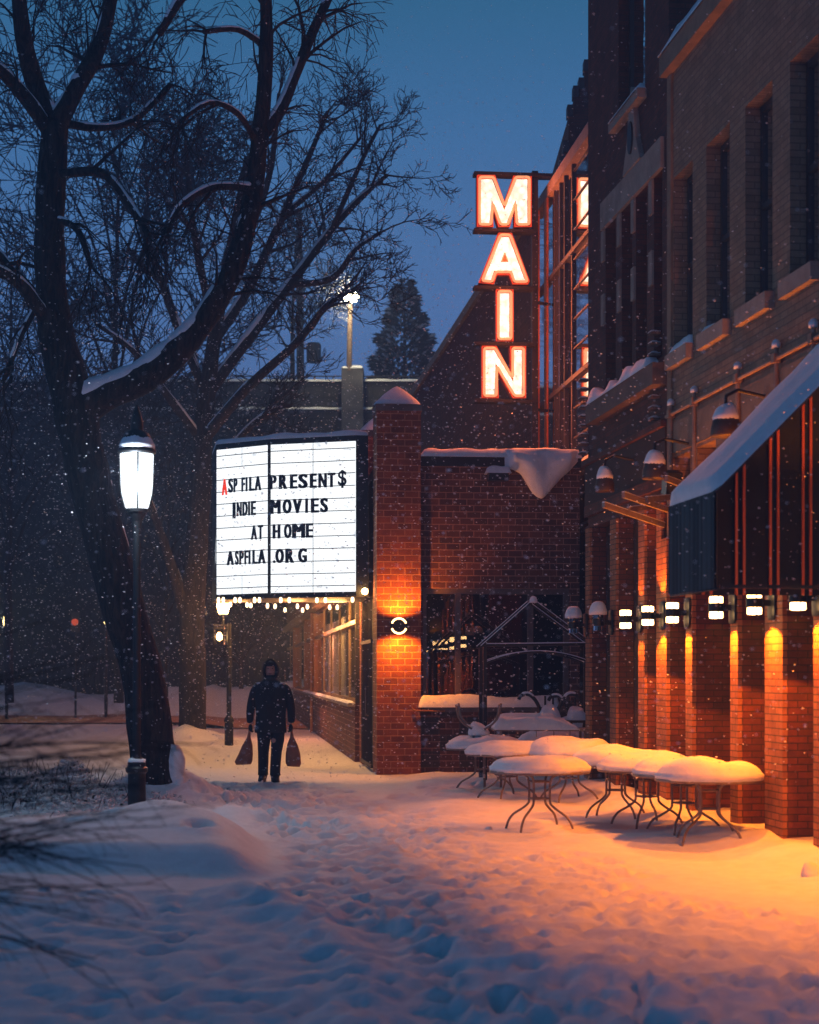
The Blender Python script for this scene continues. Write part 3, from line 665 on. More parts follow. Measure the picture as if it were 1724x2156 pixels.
# long side with windows
xf = -.08; yE = 49; y_a = 3.85; y_w = B.y(xf, 748)[0]; y_p = B.y(xf, 660)[0]
MB().box(xf, xf+.3, y_a, yE, 0, 1.12).build('plinth_wall', M['cinb'], ci)
MB().box(xf, xf+.3, y_a, yE, 3.42, 4.6).build('parapet_wall', M['cinb'], ci)
MB().box(xf, xf+.3, y_a, y_w, 1.121, 3.419).build('wall_pier', M['dark'], ci)
MB().box(xf-.22, xf+.0-.001, y_a, yE, 3.36, 3.5).build('eaves', M['side'], ci)
MB().box(xf-.14, xf-.001, y_w, yE, 1.05, 1.119).build('side_sill', M['stone'], ci)
sb = MB(); snow_slab(sb, xf-.15, xf-.001, y_w, 24, 1.119, .035, seed=40, step=.07, taper=.05, lip=0); sb.build('side_sill_snow', M['snow'], ci, smooth=True)
yy = y_w; k = 0
ends = [y_p, B.y(xf, 642)[0], B.y(xf, 618)[0], B.y(xf, 600)[0], yE]
prev = y_w
for e_ in ends:
    f = MB().box(xf+.1, xf+.16, prev, e_, 1.121, 1.18).box(xf+.1, xf+.16, prev, e_, 3.34, 3.419).box(xf+.02, xf+.16, prev, e_, 2.62, 2.70)
    nn = max(2, int((e_-prev)/3.2))
    for q in range(1, nn): y = prev+(e_-prev)*q/nn; f.box(xf+.1, xf+.15, y-.02, y+.02, 1.18, 3.34)
    f = f.build('side_window', M['side'], ci)
    MB().box(xf+.12, xf+.125, prev, e_, 1.18, 3.34).build('pane', M['sideglass'], f)
    MB().box(xf-.02, xf+.3, e_-.14, e_+.14, 1.121, 3.359).build('pilaster', M['copper'], ci)
    prev = e_+.14
cu = MB(); vs = []; ncu = 900
for i in range(ncu+1):
    y = y_w+(26-y_w)*i/ncu; x = xf+.27+.04*math.sin(i*1.9)+.03*math.sin(i*.61)
    vs += [(x, y, 1.0), (x, y, 2.95)]
cu.add(vs, [(2*i, 2*i+2, 2*i+3, 2*i+1) for i in range(ncu)]); cu.build('curtain', M['curtain'], ci, smooth=True)
MB().box(xf+1.6, xf+1.7, y_a, yE, 0, 3.4).build('inner_wall', M['interior'], ci)
for k in range(14):
    y = y_w+1+k*1.7
    MB().lathe([(.001,-.05),(.05,-.03),(.05,.03),(.001,.05)], (xf+1.0, y, 3.12), 10).build('ceiling_lamp', M['bulb'], ci)
light('window_light', 'POINT', (xf+.9, y_w+3, 3.0), 30, (1,.5,.16), ci, .1); light('window_light', 'POINT', (xf+.9, y_w+12, 3.0), 60, (1,.45,.12), ci, .1); light('window_light', 'POINT', (xf+.9, y_w+24, 3.0), 90, (1,.42,.10), ci, .1)
MB().tube([(xf-.07,y_p-.3,0),(xf-.07,y_p-.3,3.36)], .045, 8).build('downspout', M['copper'], ci)
# gate
gt = thing('metal_gate', 'tall dark metal bar gate standing between the two brick piers', 'gate', B.w(-.02, .75), B.a)
for k in range(9): MB().tube([(0,.08+k*.27,.08),(0,.08+k*.27,3.0)], .011, 6).build('bar', M['dark'], gt)
MB().box(-.02,.02,0,2.32,2.2,2.26).box(-.02,.02,0,2.32,.06,.12).build('rail', M['dark'], gt)
MB().tube([(-.03,.3,.95),(-.08,.3,.95),(-.08,.3,1.45),(-.03,.3,1.45)], .014, 6).build('handle', M['tablem'], gt)
wl = at(768, 1245, 28.95)
t = thing('wall_lamp', 'bare glowing orange bulb lamp between the marquee corner and the brick pier', 'wall lamp', wl)
MB().lathe([(.001,-.06),(.045,-.04),(.055,0),(.045,.04),(.001,.06)], n=14).build('globe', M['hot'], t, smooth=True)
MB().tube([(0,0,-.055),(.02,.05,-.12),(.14,.1,-.12)], .01, 6).build('arm', M['black'], t)
light('glow', 'POINT', (-.02,-.12,0), 6, (1,.45,.12), t, .05)

# ================================================================ TALL AUDITORIUM with glass front, set back
ta = thing('auditorium', 'tall set back cinema hall with a glazed street front and a plain brick rear part', 'building', B.o, B.a)
xg = xr+.13
yg0, yg1 = B.y(xg, 1262)[0], B.y(xg, 1133)[0]; yb1 = B.y(xg, 868)[0]; zt = B.y(xg, 1133, 458)[1]; ztp = B.y(xg, 1133, 440)[1]
MB().box(xg-.1, xg+.4, yg0, yg1+.1, zt, ztp+.05).build('parapet', M['stone'], ta)
sb = MB(); snow_slab(sb, xg-.1, xg+.4, yg0, yg1+.1, ztp+.05, .08, seed=50, step=.1, taper=.1, lip=0); sb.build('parapet_snow', M['snow'], ta, smooth=True)
fr = MB()
zA_, zB_ = B.y(xg, 1135, 620)[1], B.y(xg, 1132, 863)[1]
for z in (zA_, zB_, 4.1, 2.2): fr.box(xg-.06, xg+.02, yg0, yg1, z-.04, z+.04)
for u in (1150, 1171, 1182, 1192, 1208):
    y = B.y(xg, u)[0]; fr.box(xg-.04, xg+.04, y-.035, y+.035, 0, zt)
for z in np.arange(.6, zt, .52): fr.box(xg-.02, xg-.001, yg0, B.y(xg,1208)[0], z-.012, z+.012)
fr.build('mullions', M['dark'], ta)
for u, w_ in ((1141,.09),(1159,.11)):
    y = B.y(xg, u)[0]; MB().box(xg-.1, xg-.061, y-w_, y+w_, 0, zt-.001).build('lit_column', M.setdefault('litc', plain('column_painted_glow', (.85,.20,.03), .6)), ta)  # red-orange neon light is put into the column colour
M['mirror'] = glassmat('front_glazing', (.35,.36,.38), 5.0, .04)
MB().box(xg, xg+.01, yg0, yg1, 0, zt).build('glazing', M['mirror'], ta)
MB().box(xg+1.5, xg+6, yg0, yg1+8, 0, zt-.1).build('core', M['interior'], ta)
M['hallb'] = brick('hall_brick', (.10,.03,.022), (.055,.02,.016), (.13,.06,.045), bw=.235, rh=.107, ms=.008, wear=.45)
MB().box(xg-.03, xg+6, yg1+.1, yb1, 0, zt+.1).build('rear_wall', M['hallb'], ta)
zc = B.y(xg, 895, 781)[1]
MB().box(xg-.12, xg+.5, yg1+.1, yb1+.05, zt+.1, zt+.32).build('coping', M['stone'], ta)
sb = MB(); snow_slab(sb, xg-.12, xg+.5, yg1+.1, yb1, zt+.32, .1, seed=51, step=.16, taper=.1, lip=0); sb.build('coping_snow', M['snow'], ta, smooth=True)
# stepped gable behind
sg = thing('stepped_gable_building', 'dark brick building with a stepped gable rising behind the glass front', 'building', at(1240, 1415, 38).to_2d().to_3d(), 0)
st = MB(); D_ = 38; pr = 1243
for u, v in ((1232,150),(1221,188),(1209,205),(1197,245),(1188,320),(1180,350)):
    a = at(u, v, D_); x1 = (pr-1240)/F*D_; x0 = (u-1240)/F*D_; st.box(x0, x1-.002, 0, 5, 6, a.z); pr = u
st.box(.09, 4, 0, 5, 6, 13); st.build('wall', M['redb'], sg)
cp = MB(); pr = 1243
for u, v in ((1232,150),(1221,188),(1209,205),(1197,245),(1188,320),(1180,350)):
    a = at(u, v, D_); cp.box((u-1240)/F*D_-.03, (u-1240)/F*D_+.10, -.04, .3, a.z+.001, a.z+.25); pr = u
cp.build('coping', M['dark'], sg)

# ================================================================ MAIN SIGN
ms = thing('neon_sign', 'tall vertical sign spelling MAIN in glowing orange rimmed letters', 'neon sign', B.w(0,0,0), B.a)
SY = 3.1
def sp(x, y, yy=SY): return B.x(yy, (1700+x*.5564)/1.9, (650+y*.5564)/1.9)
def inset(poly, d):
    n = len(poly); out = []
    ar = sum(poly[i][0]*poly[(i+1) % n][1]-poly[(i+1) % n][0]*poly[i][1] for i in range(n)); sg_ = 1 if ar > 0 else -1
    for i in range(n):
        p0, p1, p2 = Vector(poly[i-1]), Vector(poly[i]), Vector(poly[(i+1) % n])
        a = (p1-p0).normalized(); b = (p2-p1).normalized(); na = Vector((-a.y, a.x))*sg_; nb = Vector((-b.y, b.x))*sg_
        m_ = (na+nb); L_ = m_.length
        if L_ < .25: m_ = na; k_ = d
        else: m_.normalize(); k_ = min(d/max(.3, m_.dot(na)), 2.2*d)
        out.append(tuple(p1+m_*k_))
    return out
LET = {
 'M': [(375,95),(500,95),(569,285),(638,95),(762,95),(762,465),(643,465),(643,330),(606,465),(528,465),(488,330),(488,465),(375,465)],
 'A': [(528,510),(620,510),(748,855),(738,876),(628,876),(604,806),(516,806),(492,876),(386,868)],
 'I': [(510,915),(632,915),(632,1287),(510,1287)],
 'N': [(408,1322),(510,1322),(618,1520),(612,1322),(722,1322),(722,1695),(632,1695),(522,1500),(526,1695),(408,1695)]}
def tess(poly):                            # ear clipping
    pts = [Vector(p) for p in poly]; idx = list(range(len(pts))); tris = []
    ar = sum(pts[i-1].x*pts[i].y-pts[i].x*pts[i-1].y for i in range(len(pts)))
    if ar < 0: idx.reverse()
    cr = lambda a, b, c: (b.x-a.x)*(c.y-a.y)-(b.y-a.y)*(c.x-a.x); g_ = 0
    while len(idx) > 3 and g_ < 500:
        g_ += 1
        for i in range(len(idx)):
            a, b, c = idx[i-1], idx[i], idx[(i+1) % len(idx)]
            if cr(pts[a], pts[b], pts[c]) <= 1e-9: continue
            if any(cr(pts[a],pts[b],pts[q]) >= 0 and cr(pts[b],pts[c],pts[q]) >= 0 and cr(pts[c],pts[a],pts[q]) >= 0 for q in idx if q not in (a,b,c)): continue
            tris.append((a,b,c)); idx.pop(i); break
        else: break
    tris.append(tuple(idx)); return tris
def flat(mb, poly, y0, y1):                # tessellated extrusion facing the viewer
    n = len(poly); b = len(mb.v)
    mb.v += [(p[0], y0, p[1]) for p in poly]+[(p[0], y1, p[1]) for p in poly]
    for t in tess(poly): mb.f.append((b+t[0], b+t[1], b+t[2])); mb.f.append((b+n+t[2], b+n+t[1], b+n+t[0]))
    for i in range(n): j = (i+1) % n; mb.f.append((b+i, b+j, b+n+j, b+n+i))
    return mb
for ch, poly in LET.items():
    P = [sp(*p) for p in poly]
    can = flat(MB(), P, SY, SY+.2).build('letter_can', M['can'], ms)
    flat(MB(), inset(P, .072), SY-.012, SY-.002).build('letter_face', M['face_m'], can)
    tp = inset(P, .040); q = []
    nP = len(tp)
    for i in range(nP):                    # round the bends
        a, b, c = Vector(tp[i-1]), Vector(tp[i]), Vector(tp[(i+1) % nP]); r_ = .035
        d1 = (a-b); d2 = (c-b); q.append(b+d1.normalized()*min(r_, d1.length*.4)); q.append(b); q[-1] = b+(d1.normalized()+d2.normalized())*r_*.3; q.append(b+d2.normalized()*min(r_, d2.length*.4))
    q.append(q[0]); MB().tube([(p.x, SY-.05, p.y) for p in q], .026, 8).build('neon_tube', M['neon'], can)
    q2 = inset(P, .004); q2.append(q2[0]); MB().tube([(p[0], SY-.02, p[1]) for p in q2], .015, 8).build('added_rim_tube', M['rim_glow'], can)  # added outer tube, stands in for red glow on the can
    if ch == 'A':
        T = [sp(*p) for p in ((570,650),(597,718),(543,718))]
        flat(MB(), T, SY-.03, SY-.013).build('counter', M['can'], can)
        T2 = inset(T, .006); T2.append(T2[0]); MB().tube([(p[0], SY-.05, p[1]) for p in T2], .012, 8).build('neon_tube', M['neon'], can)
for y0_, y1_ in ((66,92),(472,500),(886,910),(1290,1315),(1700,1728)):
    a = sp(352, (y0_+y1_)/2); b = sp(795 if y0_ > 100 else 965, (y0_+y1_)/2); MB().box(a[0], b[0], SY-.06, SY+.2, a[1]-.028, a[1]+.028).build('shelf', M['black'], ms)
a = sp(792, 60); MB().box(a[0]-.055, a[0]+.055, SY, SY+.16, zr2+.0, a[1]).build('post', M['black'], ms)
MB().bar((a[0], SY+.1, 8.6), (xg-.02, SY+.3, 8.6), .05).build('stay', M['black'], ms); MB().bar((a[0], SY+.1, 6.6), (xg-.02, SY+.3, 6.6), .05).build('stay', M['black'], ms)
for a_ in ((568,280),(566,700),(570,1100),(565,1510)): p_ = sp(*a_); light('neon_glow', 'SPOT', (p_[0], SY-.45, p_[1]), 640, (1,.19,.05), ms, .06, 84, 1, (-R(44),0,0)); light('neon_glow', 'POINT', (p_[0], SY-.45, p_[1]), 60, (1,.19,.05), ms, .06)

# ================================================================ MARQUEE
Rp, Mp, Lp = at(748,1415,29.0), at(566,1415,29.5), at(456,1415,30.2)
mq = thing('marquee', 'angled cinema marquee with glowing white letter boards and black letters', 'marquee', (0,0,0))
nrm = lambda a, b: Vector((-(b-a).y, (b-a).x, 0)).normalized()*(-1)
n1 = nrm(Mp, Rp); n2 = nrm(Lp, Mp)
if n1.y > 0: n1 = -n1
if n2.y > 0: n2 = -n2
R2 = at(775,1415,29.05); R3 = B.w(.0, 3.0); L3 = B.w(-2.75, 3.7)
ft = [Lp-n2*.03+Vector((-.03,0,0)), Mp-(n1+n2)*.02, Rp-n1*.03, R2, R3, L3]
zq0, zq1 = 3.0, 5.73
MB().prism([(p.x, p.y) for p in ft][::-1], lambda a, b, d: (a, b, d), zq0, zq1).build('housing', M['black'], mq)
so = MB().prism([(p.x, p.y) for p in ft][::-1], lambda a, b, d: (a, b, d), zq0-.02, zq0-.002).build('soffit', M['darkwood'], mq)
sb = MB(); cen = sum((Vector((p.x,p.y,0)) for p in ft), Vector())/6; vs = []
for j, (s_, h_) in enumerate(((1.0,0),(1.0,.05),(.97,.085),(.85,.10),(.5,.11),(.02,.12))):
    for a_, b_ in zip(ft, ft[1:]+ft[:1]):
        for q in range(6):
            p_ = Vector((a_.x,a_.y,0)).lerp(Vector((b_.x,b_.y,0)), q/6); p_ = cen+(p_-cen)*s_
            vs.append((p_.x, p_.y, zq1+.002+h_*(1+.5*noise.noise(Vector((p_.x*2.5,p_.y*2.5,1))))))
sb.add(vs, [(j*36+k, j*36+(k+1) % 36, (j+1)*36+(k+1) % 36, (j+1)*36+k) for j in range(5) for k in range(36)]); sb.build('snow_top', M['snow'], mq, smooth=True)
zt_, zb_ = 5.63, 3.07; z0_ = 5.514; dz = .2125
def panel(a, b, n, name, nv):
    f = MB(); o = n*.0
    q = [a+n*.0, b+n*.0]
    f.add([(q[0].x,q[0].y,zb_),(q[1].x,q[1].y,zb_),(q[1].x,q[1].y,zt_),(q[0].x,q[0].y,zt_)]+[((p-n*.025).x,(p-n*.025).y,z) for p, z in ((q[0],zb_),(q[1],zb_),(q[1],zt_),(q[0],zt_))],
          [(0,1,2,3),(7,6,5,4),(0,4,5,1),(1,5,6,2),(2,6,7,3),(3,7,4,0)])
    pn = f.build(name, M['white_l'], mq)
    r_ = MB()
    for k in range(12): r_.bar((a+n*.012)+Vector((0,0,z0_-dz*k-a.z)), (b+n*.012)+Vector((0,0,z0_-dz*k-b.z)), .013, .013)
    r_.build('letter_rail', M['dark'], pn)
    return pn
for p_ in (Rp, Mp, Lp): p_.z = 0
pr_ = panel(Mp.lerp(Rp,.022), Rp, n1, 'letter_board', 1); pl_ = panel(Lp, Mp.lerp(Lp,.015), n2, 'letter_board', 1)
MB().bar(tuple(Mp.lerp(Rp,.518)+n1*.012)[:2]+(zb_,), tuple(Mp.lerp(Rp,.518)+n1*.012)[:2]+(zt_,), .009).build('seam', M['dark'], pr_)
for z1_, z2_ in ((5.3,5.63),(3.07,3.4)): MB().bar(tuple(Lp.lerp(Mp,.5)+n2*.012)[:2]+(z1_,), tuple(Lp.lerp(Mp,.5)+n2*.012)[:2]+(z2_,), .006).build('seam', M['dark'], pl_)
for a_, b_, n_, e_ in ((Mp, Rp, n1, 30), (Lp, Mp, n2, 24)):
    c_ = (a_+b_)/2+n_*.07; o_ = light('board_light', 'AREA', (c_.x, c_.y, (zb_+zt_)/2), e_, (.90,.96,1), mq); o_.data.shape = 'RECTANGLE'; o_.data.size = (b_-a_).length*.95; o_.data.size_y = 2.4
    o_.rotation_euler = Vector((n_.x, n_.y, -.55)).to_track_quat('-Z', 'Z').to_euler()
MB().bar((Mp.x,Mp.y-.02,zb_-.02), (Mp.x,Mp.y-.02,zt_+.03), .035).build('corner_post', M['black'], mq)
_g = {}
def glyph(ch):
    if ch in _g: return _g[ch]
    cu_ = bpy.data.curves.new('g', 'FONT'); cu_.body = ch; cu_.offset = .0 if ch in 'MNA' else .014; cu_.extrude = .02; cu_.resolution_u = 3
    ob = bpy.data.objects.new('g', cu_); col.objects.link(ob); dg = bpy.context.evaluated_depsgraph_get(); me_ = bpy.data.meshes.new_from_object(ob.evaluated_get(dg))
    vs = [tuple(v.co) for v in me_.vertices]; fs = [tuple(p.vertices) for p in me_.polygons]; bpy.data.objects.remove(ob); bpy.data.meshes.remove(me_)
    x0, x1 = min(v[0] for v in vs), max(v[0] for v in vs); y0, y1 = min(v[1] for v in vs), max(v[1] for v in vs)
    _g[ch] = ([((v[0]-x0)/(x1-x0), (v[1]-y0)/(y1-y0), 1 if v[2] > 0 else 0) for v in vs], fs); return _g[ch]
def letter(ch, a, b, n, f0, f1, k, zlo=0, zhi=0, red=False):
    za, zb2 = z0_-dz*(k+1)-.022+zlo, z0_-dz*k+.012+zhi
    if ch == '.': zb2 = za+.05
    vs, fs = glyph(ch); o = n*.02; nv_ = len(vs); e_ = .02 if ch == '$' else .095
    vs = [((v[0]*(1-2*e_)+e_+d*e_), v[1], v[2]+d*.08) for d in (-1,-.5,0,.5,1) for v in vs]; fs = [tuple(i+nv_*k_ for i in f) for k_ in range(5) for f in fs]
    P_ = [tuple((a+(b-a)*(f0+(f1-f0)*v[0]))+o+n*(.012*v[2])+Vector((0,0,za+(zb2-za)*v[1]))) for v in vs]
    MB().add(P_, fs).build('letter', M['letter_red'] if red else M['letter'], mq)
rt = lambda x: (x-600)/730; lt = lambda x: (x-150)/440
for k, row in ((2, (('P',612,672),('R',690,764),('E',785,848),('S',855,937),('E',953,1012),('N',1025,1097),('T',1103,1168),('$',1190,1262))),
               (4, (('M',618,706),('O',722,800),('V',808,888),('I',915,938),('E',962,1030),('S',1040,1108))),
               (6, (('H',637,704),('O',733,800),('M',803,915),('E',920,980))), (8, (('.',640,662),('O',660,735),('R',745,822),('G',853,930)))):
    for c_, a_, b_ in row: letter(c_, Mp, Rp, n1, rt(a_), rt(b_), k, zlo=-.02 if c_ == '$' else 0, zhi=.04 if c_ == '$' else 0)
for k, row in ((2, (('A',203,250),('S',258,300),('P',304,336),('F',370,400),('I',406,420),('L',435,476),('A',480,535))),
               (4, (('I',295,320),('N',330,372),('D',378,422),('I',426,442),('E',450,490))),
               (6, (('A',450,500),('T',508,550))), (8, (('A',245,307),('S',315,347),('P',352,390),('F',395,426),('I',430,445),('L',462,505),('A',508,570)))):
    for j, (c_, a_, b_) in enumerate(row): letter(c_, Lp, Mp, n2, lt(a_), lt(b_), k, zlo=-.035 if j == 0 and k in (2,4) else 0, red=(k == 2 and j == 0))
bz = 2.94
for u, v in ((460,1263),(470,1263),(495,1263),(505,1263),(536,1263),(546,1263),(591,1263),(609,1263),(667,1263),(685,1263),(742,1262),(485,1272),(520,1273),(528,1274),(563,1275),(579,1276),(626,1276),(647,1277),(694,1278),(710,1278),(637,1284),(600,1284)):
    D = (bz-H)*F/(HZ-v); q = at(u, v, D)
    b_ = MB().lathe([(.001,-.055),(.022,-.045),(.03,-.015),(.027,.02),(.015,.045)], (q.x,q.y,bz), 10).build('bulb', M['bulb'], mq, smooth=True)
    MB().lathe([(.018,.045),(.018,.06)], (q.x,q.y,bz-.02), 8).build('socket', M['black'], b_)
for u, D, e_ in ((500,31.2,35),(620,31.0,60),(705,31.6,130),(685,34.5,150),(650,39,110)): q = at(u,1415,D); light('soffit_glow', 'POINT', (q.x,q.y,2.85), e_, (1,.45,.13), mq, .2)
# ================================================================ LAMP POSTS
def lamppost(label):
    t = thing('street_lamp', label, 'street lamp')
    MB().lathe([(.10,-.25),(.10,0),(.098,.52),(.12,.54),(.125,.58),(.10,.60),(.10,.64),(.06,.70)], n=24).build('base', M['black'], t, smooth=False)
    s_ = MB(); snow_dome(s_, 0, 0, .645, .095, .06, seed=2, n=18, m=5); s_.build('snow', M['snow'], t, smooth=True)
    MB().lathe([(.046,.66),(.042,3.2),(.055,3.3),(.09,3.36),(.11,3.42)], n=20).build('pole', M['black'], t)
    g = MB()
    g.lathe([(.105,3.42),(.13,3.46),(.165,3.60),(.175,3.70),(.185,4.02),(.18,4.06)], n=24); g.build('lantern_glass', M['post_g'], t, smooth=True)
    c = MB()
    for k in range(4):
        an = 2*PI*k/4-PI/2+.22; c.tube([((r_+.006)*math.cos(an),(r_+.006)*math.sin(an),z) for r_, z in ((.105,3.42),(.13,3.46),(.165,3.60),(.175,3.70),(.185,4.04))], .009, 6)
    c.lathe([(.12,3.40),(.13,3.435)], n=24).build('cage', M['black'], t)
    MB().lathe([(.205,4.04),(.212,4.07),(.195,4.10),(.18,4.17),(.13,4.27),(.06,4.31),(.065,4.36),(.035,4.47),(.012,4.53)], n=26).build('hood', M['black'], t, smooth=True)
    s_ = MB(); snow_dome(s_, 0, 0, 4.11, .198, .18, seed=1, n=24, m=8, lump=.05, flat=2.2); s_.build('snow_cap', M['snow'], t, smooth=True)
    MB().lathe([(.065,4.22),(.07,4.36),(.052,4.46),(.014,4.58)], n=14).build('finial', M['black'], t, smooth=True)
    return t
p = at(288,1415,18.8); lp = lamppost('black street lamp with lit white lantern and snowy hood by the leaning tree'); lp.location = (p.x,p.y,gz(p.x,p.y)*.6)
light('lantern_light', 'POINT', (0,-.32,3.7), 110, (.75,.87,1), lp, .15)
p = at(482,1415,38.9); t = thing('street_lamp', 'second black street lamp beyond the walker with an orange globe and a hanging lantern', 'street lamp', (p.x,p.y,gz(p.x,p.y)))
MB().lathe([(.10,-.2),(.10,.52),(.12,.56),(.10,.62),(.06,.68)], n=18).build('base', M['black'], t)
MB().tube([(0,0,.6),(0,0,2.78)], .056, 12).build('pole', M['black'], t)
MB().bar((0,0,2.74),(-.36,0,2.74),.04).build('arm', M['black'], t)
MB().lathe([(.001,-.14),(.10,-.16),(.15,0),(.14,.14),(.03,.24)], (-.13,0,3.16), 16).build('globe', M['hot'], t, smooth=True)
MB().tube([(-.13,0,2.77),(-.13,0,3.0)], .03, 8).build('stem', M['black'], t)
ln = MB().box(-.34,-.10,-.12,.12,2.66,2.70).box(-.34,-.10,-.12,.12,2.30,2.33)
for a in (-.33,-.11):
    for b in (-.11,.11): ln.bar((a,b,2.33),(a,b,2.66),.02)
ln.build('lantern', M['black'], t); MB().lathe([(.001,2.38),(.06,2.42),(.07,2.5),(.03,2.58)], (-.22,0,0), 12).build('lantern_glass', M['hot'], t, smooth=True)
light('glow', 'POINT', (-.2,-.5,3.1), 120, (1,.42,.14), t, .2); light('glow', 'POINT', (1.1,4.0,2.4), 230, (1,.33,.16), t, .2)
q = at(738,622,74.5); t = thing('street_lamp', 'bright tall street lamp on the viaduct pillar against the sky', 'street lamp', (q.x,q.y,0))
zb = at(733,779,75.5).z
MB().tube([(-.1,1,zb-.05),(-.05,1,q.z-.2)], [.13,.11], 10).build('pole', M['pipe'], t)
MB().lathe([(.001,-.3),(.24,-.19),(.36,0),(.24,.19),(.001,.3)], (0,0.3,q.z), 16).build('globe', M['yel'], t, smooth=True)
light('glow', 'POINT', (0,-1.0,q.z-.1), 450, (1,.83,.5), t, .3)
for u, v, D, nm, lb in ((14,1308,56,'far small yellow street lamp at the left edge of the photo','y'),):
    q = at(u,v,D); t = thing('street_lamp', nm, 'street lamp', (q.x,q.y,0))
    MB().tube([(0,0,-.2),(0,0,q.z-.2)], .05, 8).build('pole', M['black'], t); MB().lathe([(.001,-.22),(.1,-.15),(.13,0),(.1,.15),(.001,.22)], (0,0,q.z), 12).build('globe', M['yel2'] if 'yel2' in M else M.setdefault('yel2', emis('yellow_globe', (1,.75,.3), 5)), t, smooth=True)
    light('glow', 'POINT', (0,-.4,q.z), 120, (1,.7,.3), t, .2); light('road_light', 'SPOT', (9,0,q.z+3.5), 900, (1,.23,.06), t, .2, 150, .4)

q = at(223,1315,60); t = thing('street_lamp', 'far thin lamp pole with a tiny pale light seen left of the leaning trunk', 'street lamp', (q.x,q.y,0))
MB().tube([(0,0,-.2),(0,0,q.z)], .06, 8).build('pole', M['black'], t); MB().lathe([(.001,-.1),(.08,0),(.001,.1)], (0,0,q.z+.08), 10).build('globe', M['yel2'], t, smooth=True)
q = at(159,1310,60); t = thing('signal_light', 'far dim red signal light on a thin pole at the left', 'signal light', (q.x,q.y,0))
MB().tube([(0,0,-.2),(0,0,q.z)], .04, 8).build('pole', M['black'], t); MB().box(-.14,.14,-.1,.1,q.z-.35,q.z+.35).build('housing', M['dark'], t); M['redl'] = emis('red_signal', (1,.10,.03), .5)
MB().lathe([(.001,-.02),(.12,-.02),(.12,.02),(.001,.02)], n=14).build('lens', M['redl'], t); l_ = [o for o in t.children if o.name.startswith('lens')][0]; l_.rotation_euler = (PI/2,0,0); l_.location = (0,-.12,q.z)
# ================================================================ TREES
def chain(p, d, L, n, wob, bias, rs):
    pts = [Vector(p)]; d = Vector(d).normalized()
    for i in range(n):
        d = (d+Vector((rs.uniform(-1,1), rs.uniform(-1,1), rs.uniform(-1,1)))*wob+bias/n).normalized(); pts.append(pts[-1]+d*L/n)
    return pts
def twigs(mb, pts, r0, r1, depth, rs, dens, L, bias, spread=.9, minr=.004, sides=(5,4,3,3)):
    """side shoots along a limb, recursively"""
    tot = sum((b-a).length for a, b in zip(pts, pts[1:])); k = max(1, int(tot*dens))
    for i in range(k):
        t = rs.uniform(.12, 1.0) if i else 1.0; x = t*(len(pts)-1); j = min(int(x), len(pts)-2); q = x-j
        p = pts[j].lerp(pts[j+1], q); d = (pts[j+1]-pts[j]).normalized(); rr = (r0+(r1-r0)*t)
        s_ = Vector((rs.uniform(-1,1), rs.uniform(-1,1), rs.uniform(-1,1))); s_ = (s_-d*s_.dot(d)).normalized()
        dd = (d*rs.uniform(.5,1.1)+s_*spread).normalized(); l = L*rs.uniform(.5,1.15)*(1-.35*t)
        ra = max(minr, min(rr*.62, .03*l)); c = chain(p, dd, l, 4 if depth else 3, .22, bias, rs)
        mb.tube(c, [max(minr*.7, ra*(1-.75*m/(len(c)-1))) for m in range(len(c))], sides[min(3, 3-depth)], False)
        if depth > 0: twigs(mb, c, ra, ra*.3, depth-1, rs, dens*1.6, L*.55, bias, spread, minr, sides)
def limbs_from(px, D, dj=None):
    out = []
    for l in px:
        P = [at(u, v, D+(dd if len(r) else 0)) for (u, v, r_, *r) in l for dd in ((r[0],) if r else (0,))]
        rad = [x[2]/F*D for x in l]; out.append((P, rad))
    return out
def smooth_limb(P, rad, k=4):
    o = []; rr = []
    for i in range(len(P)-1):
        p0, p1, p2, p3 = P[max(0,i-1)], P[i], P[i+1], P[min(len(P)-1,i+2)]
        for j in range(k):
            t = j/k; o.append(.5*((2*p1)+(p2-p0)*t+(2*p0-5*p1+4*p2-p3)*t*t+(3*p1-p0-3*p2+p3)*t**3)); rr.append(rad[i]+(rad[i+1]-rad[i])*t)
    o.append(P[-1]); rr.append(rad[-1]); return o, rr
def limb_snow(mb, P, rad, seed, thr=.985, w=.8):
    run = []
    def flush():
        if len(run) > 2: mb.tube([a for a, b in run], [b*(.3 if i in (0, len(run)-1) else 1) for i, (a, b) in enumerate(run)], 8)
        run.clear()
    for i in range(len(P)-1):
        d = (P[i+1]-P[i]).normalized()
        if abs(d.z) < thr and (noise.noise(P[i]*1.3+Vector((seed,0,0))) > -.35 or rad[i] > .12): run.append((P[i]+Vector((0,0,rad[i]*.62)), rad[i]*w*(1+.25*noise.noise(P[i]*4))))
        else: flush()
    flush()
